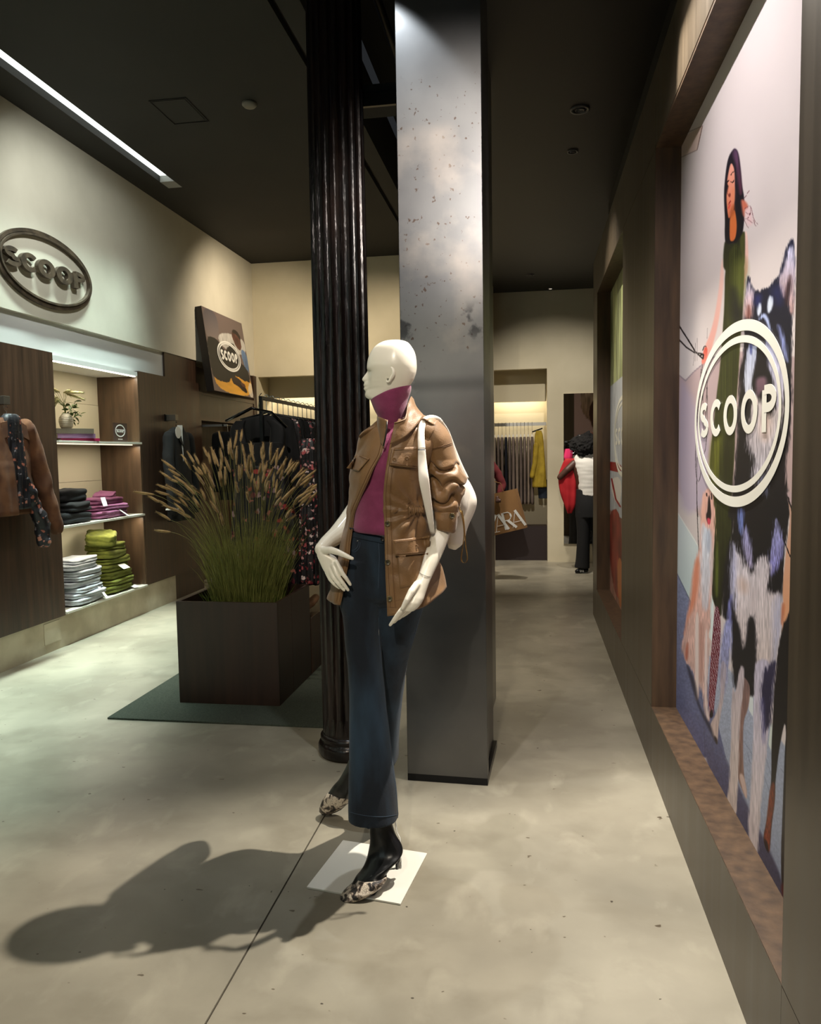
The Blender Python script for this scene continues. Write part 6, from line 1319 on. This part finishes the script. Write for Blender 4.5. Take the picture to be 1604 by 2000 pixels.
write('SCOOP', cP2+Vector((0, .468, -.064)), EL, EZ, NX, hP, .0006, .2, cream_v, t, (.945/hP-1.6*wordwidth('SCOOP', .2, 0))/4, xs=1.6)
# print on the far end of the display wall, seen in the mirror
def poster3(u, v):
    p = Painter(u*300, v*600, (206, 180, 188)); p.poly([(90, 60), (150, 20), (230, 40), (260, 110), (240, 200), (190, 230), (150, 290), (110, 220), (80, 150)], (214, 200, 186), (120, 90, 74), warp=6, wf=.08, grain=.3)
    p.poly([(110, 140), (170, 130), (200, 200), (160, 280), (120, 220)], (70, 34, 30), grain=.3); p.poly([(130, 190), (160, 190), (155, 240)], (230, 200, 190)); return p.C
t = thing('end_wall_print', 'pink print of a pale dog on the display wall end, seen in the mirror', 'poster', (1.1, YE+.01, 1.6))
mkvc('print', [[(1.45-.72*u/60, YE+.012, 2.9-2.2*v/90) for u in range(61)] for v in range(91)], poster3, vcm, t)
# ================================================================== MIRROR
t = thing('wall_mirror', 'tall unframed mirror on the rear wall behind the standing person', 'mirror', (.78, BY2, .25))
MB().box(.412, 1.2, BY2-.022, BY2-.001, .25, 2.284).build('backing', cream, t); MB().box(.414, 1.198, BY2-.0235, BY2-.022, .252, 2.282).build('glass', mat('mirror_glass', (240, 240, 240), .02, 1), t)
MB().box(.33, .40, BY2-.012, BY2, 0, 2.18).build('reveal', white_w2, wr) if False else None
# ================================================================== ALCOVE CLOTHES (rear)
t = thing('alcove_rail', 'brushed steel rail across the rear alcove', 'rail', (-.2, BY2+.3, 1.9))
MB().box(-.61, .19, BY2+.30, BY2+.33, 1.875, 1.92).build('bar', mat('rail_steel', (150, 148, 140), .35, .8), t)
tau = [mat('taupe_%d' % i, c_, .9, c2=tuple(x-12 for x in c_), scale=8) for i, c_ in enumerate(((138, 122, 112), (150, 134, 120), (120, 106, 98)))]
navy = mat('navy_cloth', (26, 28, 40), .9)
OW = ordw+['eleventh', 'twelfth']; OW[0] = 'first'
for i in range(12):
    x = -.58+i*.052; m_ = navy if i in (4,) else tau[i % 3]
    z0 = .78 if i > 2 else .9
    o = garment([(1.72, -.12, .12, .018), (1.68, -.16, .14, .021), (1.45, -.17, .15, .023), (1.1, -.15, .14, .023), (z0, -.14, .13, .023)], (x, BY2+.30), EY, EX, .015, m_, 'hanging_trousers', None, 3, .004, i, 24, 28)
    tag(o, ('single pair of navy trousers among the taupe ones on the rear alcove rail' if i == 4 else 'taupe trousers on the rear alcove rail, %s pair counted from the steel pillar' % OW[i]), 'trousers', 'trousers on the rear alcove rail' if i != 4 else None)
    h = thing('trouser_hanger', 'white clip hanger on the rear alcove rail, %s from the steel pillar' % OW[i], 'hanger', (x, BY2+.3, 1.76), 'hangers on the rear alcove rail')
    MB().box(x-.006, x+.006, BY2+.2, BY2+.42, 1.72, 1.755).build('clip_bar', white_g, h); mb = MB(); mb.tube([(x, BY2+.3, 1.755), (x, BY2+.3, 1.86), (x, BY2+.29, 1.925), (x, BY2+.34, 1.93)], .003, 6); mb.build('hook', chrome, h)
yel = mat('mustard_cotton', (176, 150, 40), .8, c2=(150, 126, 30), scale=12)
D = at(1052, 870, BY2+.16)
t = thing('mustard_jacket', 'mustard yellow jacket on a black hanger at the end of the rear rail', 'jacket', (D.x, D.y, 1.8))
garment([(1.80, -.03, .04, .03), (1.74, -.05, .06, .04), (1.5, -.06, .08, .05), (1.2, -.08, .10, .06), (1.02, -.09, .11, .06)], (D.x, D.y), EX, EY, .05, yel, 'body', t, 4, .012, 3)
sv = MB(); sv.capsule([Vector((D.x-.03, D.y-.05, 1.6)), Vector((D.x-.05, D.y-.07, 1.35)), Vector((D.x-.09, D.y-.08, 1.18))], [.04, .035, .035], 14); fused('sleeve', sv, .008, yel, t, 3)
MB().obox(at(1040, 845, D.y), at(1060, 838, D.y-.04)-at(1040, 845, D.y), (0, 0, .02), (0, .02, 0)).build('hanger_arm', blackm, t)
o = garment([(1.12, -.06, .08, .04), (1.0, -.06, .09, .05), (.86, -.05, .09, .05)], (D.x+.05, D.y+.08), EX, EY, .04, dj, 'denim_shorts', None, 3, .006, 6); tag(o, 'dark blue denim piece hanging below the mustard jacket', 'denim')
# left rear alcove rail and a few dark clothes hidden mostly by the rack
t = thing('rear_left_rail', 'thin rail with pale clothes in the left rear alcove', 'rail', (-2.4, BY+.4, 1.9)); mb = MB(); mb.tube([(-3.7, BY+.4, 1.9), (-.9, BY+.4, 1.9)], .012, 8); mb.build('bar', metal_d, t)
# ================================================================== PEOPLE
skin_d = mat('brown_skin', (74, 44, 32), .5); afro = mat('black_hair', (14, 11, 10), .95, bump=.8, bscale=90)
YP = 9.62
per = thing('person', 'person with round black afro, white vest and black trousers holding a red top, back turned', 'person', (.60, YP, 0))
def pp(px, py, dy=0): return at(px, py, YP+dy)
b = MB()
cx = 1151
sil(b, [(cx-5, 884, cx+7, 884, YP, .04), (cx-6, 895, cx+8, 893, YP, .045), (cx-28, 903, cx+30, 903, YP, .06), (cx-32, 915, cx+34, 915, YP, .09), (cx-26, 945, cx+28, 945, YP, .10), (cx-22, 975, cx+26, 975, YP, .09), (cx-26, 1000, cx+30, 1000, YP, .11)], 30, 28)
b.capsule([pp(1122, 905), pp(1108, 918, -.03), pp(1094, 932, -.02)], [.05, .043, .037], 14)
b.capsule([pp(1094, 932, -.02), pp(1106, 922, .10), pp(1122, 908, .22), pp(1130, 904, .28)], [.037, .034, .026, .022], 14)
for q in range(4): b.capsule([pp(1130, 902+q*2.5, .28), pp(1135, 901+q*2.8, .31), pp(1137, 903+q*2.8, .35)], [.009, .008, .007], 8)
b.capsule([pp(1130, 902, .27), pp(1133, 897, .29)], [.010, .008], 8)
b.capsule([pp(1184, 910), pp(1198, 945), pp(1190, 975, .15)], [.05, .04, .03], 14)
b.capsule([pp(cx+2, 880), pp(cx+2, 862), pp(cx+2, 852)], [.05, .075, .06], 16)
b.capsule([pp(1142, 1010), pp(1139, 1060), pp(1137, 1100)], [.08, .055, .04], 14); b.capsule([pp(1168, 1010), pp(1172, 1060), pp(1174, 1100)], [.08, .055, .04], 14)
pb = fused('body', b, .009, skin_d, per, 3)
b = MB(); b.capsule([pp(1142, 872), pp(1150, 866), pp(1160, 870)], [.135, .145, .135], 20); b.capsule([pp(1122, 872), pp(1126, 868)], [.06, .08], 14)
fused('hair', b, .010, afro, per, 1, lambda p, n: noise.noise(Vector(p)*45)*.018+noise.noise(Vector(p)*14)*.02)
vest = mat('white_vest', (222, 218, 210), .85); b = MB()
sil(b, [(1128, 886, 1176, 886, YP, .06), (1122, 893, 1180, 893, YP, .075), (1121, 905, 1182, 905, YP, .11), (1125, 930, 1178, 930, YP, .118), (1128, 958, 1176, 960, YP, .115), (1127, 966, 1177, 970, YP, .118)], 24, 36)
fused('vest', b, .008, vest, per, 2, lambda p, n: noise.noise(Vector((p[0]*6, p[1]*6, p[2]*30)))*.003)
trs = mat('black_trousers', (16, 16, 18), .8); b = MB()
sil(b, [(1126, 955, 1178, 958, YP, .11), (1124, 985, 1182, 985, YP, .125), (1124, 1010, 1184, 1010, YP, .12)], 10, 28)
sil(b, [(1124, 1000, 1156, 1000, YP, .10), (1127, 1040, 1153, 1040, YP, .085), (1125, 1090, 1152, 1092, YP, .085), (1122, 1108, 1152, 1110, YP, .09)], 14, 24); sil(b, [(1152, 1000, 1186, 1000, YP, .10), (1156, 1040, 1186, 1040, YP, .085), (1158, 1090, 1188, 1092, YP, .085), (1158, 1108, 1190, 1110, YP, .09)], 14, 24)
fused('trousers', b, .008, trs, per, 3)
for x in (1137, 1176):
    b = MB(); b.capsule([pp(x+7, 1113, .0), pp(x-1, 1114, -.02), pp(x-9, 1116, -.04)], [.038, .04, .032], 14); sh_ = fused('shoe', b, .008, blackm, per, 2)
    b = MB(); b.tube([pp(x-14, 1118.5, -.03), pp(x, 1119, -.03), pp(x+9, 1118.5, -.02)], .012, 8, flat=.6); b.build('shoe_sole', white_g, sh_)
    for k in range(3): b = MB(); q = pp(x-4+k*3, 1113, -.075); b.tube([q, q+Vector((.008, 0, -.03))], .003, 5); b.build('shoe_stripe', white_g, sh_)
for x, y in ((1119, 881), (1131, 882)): b = MB(); c_ = pp(x, y, -.03); b.tube([c_+Vector((math.cos(q), 0, math.sin(q)))*.026 for q in [2*PI*k/16 for k in range(16)]], .004, 6, closed=True); b.build('hoop_earring', chrome, per, True)
redm = mat('red_knit', (168, 14, 26), .8)
o = garment([(1.42, -.04, .10, .03), (1.38, -.07, .11, .04), (1.2, -.13, .10, .045), (1.0, -.11, .09, .045), (.85, -.06, .08, .04), (.74, -.02, .03, .02)], (at(1112, 930, YP-.0).x, YP+.02), EX, EY, .04, redm, 'red_top', None, 4, .01, 2); tag(o, 'bright red top held up by the person at the mirror', 'top')
o = garment([(1.54, -.02, .07, .03), (1.44, -.04, .07, .035), (1.40, -.03, .06, .03)], (at(1108, 890, YP+.1).x, YP+.12), EX, EY, .03, mat('hot_pink', (214, 40, 100), .8), 'pink_garment', None, 3, .008, 2); tag(o, 'hot pink garment above the red top by the mirror', 'garment')
# second person, mostly behind the pillar, with the paper bag
Y2 = 9.2
per2 = thing('person', 'person in a dark red top mostly hidden behind the steel pillar, carrying a bag', 'person', (-.62, Y2, 0))
def p2(x, z_, dy=0): return Vector((x, Y2+dy, z_))
b = MB(); X0 = -.66
b.capsule([p2(X0, 1.0), p2(X0, 1.2), p2(X0, 1.38)], [.13, .12, .12], 18); b.capsule([p2(X0, 1.38), p2(X0, 1.5), p2(X0, 1.57)], [.06, .05, .06], 14); b.capsule([p2(X0, 1.58, -.01), p2(X0, 1.66)], [.085, .088], 18)
b.capsule([p2(X0+.15, 1.38), p2(X0+.24, 1.25, .02), p2(X0+.29, 1.12)], [.05, .042, .036], 12); b.capsule([p2(X0+.29, 1.12), p2(X0+.27, 1.0, -.10), p2(X0+.25, .98, -.24)], [.036, .03, .024], 12)
for q in range(4): b.capsule([p2(X0+.235+q*.018, .965, -.26), p2(X0+.235+q*.018, .93, -.275), p2(X0+.235+q*.018, .925, -.25)], [.009, .008, .007], 8)
b.capsule([p2(X0-.15, 1.38), p2(X0-.22, 1.15), p2(X0-.22, .95)], [.05, .04, .03], 12)
for s_ in (-1, 1): b.capsule([p2(X0+s_*.08, .95), p2(X0+s_*.10, .5), p2(X0+s_*.10, .10)], [.085, .055, .04], 14)
pb2 = fused('body', b, .010, skin_d, per2, 3)
b = MB(); b.capsule([p2(X0, 1.0), p2(X0, 1.2), p2(X0, 1.38)], [.145, .135, .13], 18); b.capsule([p2(X0+.14, 1.39), p2(X0+.245, 1.25, .02), p2(X0+.30, 1.115)], [.062, .055, .048], 12); b.capsule([p2(X0+.30, 1.115), p2(X0+.275, 1.03, -.08)], [.047, .042], 12); b.capsule([p2(X0-.14, 1.39), p2(X0-.22, 1.15)], [.06, .05], 12)
fused('red_sweater', b, .010, mat('maroon_knit', (92, 20, 24), .9), per2, 2, lambda p, n: noise.noise(Vector(p)*14)*.008)
b = MB(); 
for s_ in (-1, 1): b.capsule([p2(X0+s_*.08, .95), p2(X0+s_*.10, .5), p2(X0+s_*.11, .09)], [.11, .08, .075], 14)
fused('jeans', b, .010, mat('grey_denim', (58, 66, 68), .9), per2, 2)
for s_ in (-1, 1): b = MB(); b.capsule([p2(X0+s_*.10, .04, .05), p2(X0+s_*.105, .04, -.12)], [.038, .036], 12); fused('shoe', b, .008, blackm, per2, 2)
b = MB(); b.capsule([p2(X0, 1.70, .01), p2(X0, 1.66, .04)], [.10, .10], 16); fused('hair', b, .010, afro, per2, 1, lambda p, n: noise.noise(Vector(p)*30)*.01)
YB = Y2-.24
bg = thing('paper_bag', 'large brown paper shopping bag with white letters carried in the rear aisle', 'bag', (-.35, YB, .55))
TR, BR_, BL_, TL = at(1005, 955, YB), at(1025, 1032, YB), at(925, 1056, YB), at(905, 978, YB)
kraft = mat('kraft_paper', (158, 116, 70), .8, c2=(146, 106, 62), scale=6)
def plate(q, n_, th, name, m_, par): mb = MB(); mb.add([*q, *[p+n_*th for p in q]], [(0, 1, 2, 3), (7, 6, 5, 4), (0, 4, 5, 1), (1, 5, 6, 2), (2, 6, 7, 3), (3, 7, 4, 0)]); return mb.build(name, m_, par)
dep = Vector((.03, .14, 0))
plate([TL, TR, BR_, BL_], Vector((0, 1, 0)), .002, 'front_face', kraft, bg); plate([TL+dep, TR+dep, BR_+dep, BL_+dep], Vector((0, 1, 0)), .002, 'back_face', kraft, bg)
plate([TR, TR+dep, BR_+dep, BR_], Vector((1, 0, 0)), .002, 'side_face', kraft, bg); plate([TL, TL+dep, BL_+dep, BL_], Vector((1, 0, 0)), .002, 'side_face', kraft, bg); plate([BL_, BR_, BR_+dep, BL_+dep], Vector((0, 0, 1)), .002, 'bottom_face', kraft, bg)
Ub = (BR_-BL_).normalized(); Vb = (TR-BR_).normalized(); Nb = Vector((0, -1, 0))
mb = MB(); hp = TL.lerp(TR, .62); mb.tube([hp-Ub*.10, hp-Ub*.07+Vector((0, 0, .10)), hp+Vector((0, 0, .14)), hp+Ub*.07+Vector((0, 0, .10)), hp+Ub*.10], .004, 6); mb.build('handle', kraft, bg)
def serif(ch, o):
    h = .20; th, tk = .006, .030
    S_ = {'Z': [([(0, h), (.13, h)], th), ([(.13, h), (0, 0)], tk), ([(0, 0), (.13, 0)], th)], 'A': [([(0, 0), (.075, h)], th), ([(.07, h), (.15, 0)], tk), ([(.03, h*.32), (.12, h*.32)], th)],
          'R': [([(.015, 0), (.015, h)], tk*.9), ([(.02, h-.003), (.08, h-.003), (.108, h*.86), (.108, h*.68), (.08, h*.52), (.02, h*.52)], th*1.6), ([(.105, h*.85), (.108, h*.69)], tk*.7), ([(.06, h*.52), (.14, 0)], tk)]}[ch]
    for i, (pts, w_) in enumerate(S_):
        mb = MB(); stroke(mb, pts, w_, False, o+Nb*.0012*(i+1), Ub, Vb, Nb, .0006); yield mb
base = BR_-Ub*.415+Vb*.035
x = 0
for ch, adv in (('Z', .085), ('A', .105), ('R', .095), ('A', 0)):
    all_ = MB()
    for mb in serif(ch, base+Ub*x): all_.add(mb.v, mb.f)
    all_.build('letter', vinyl, bg); x += adv
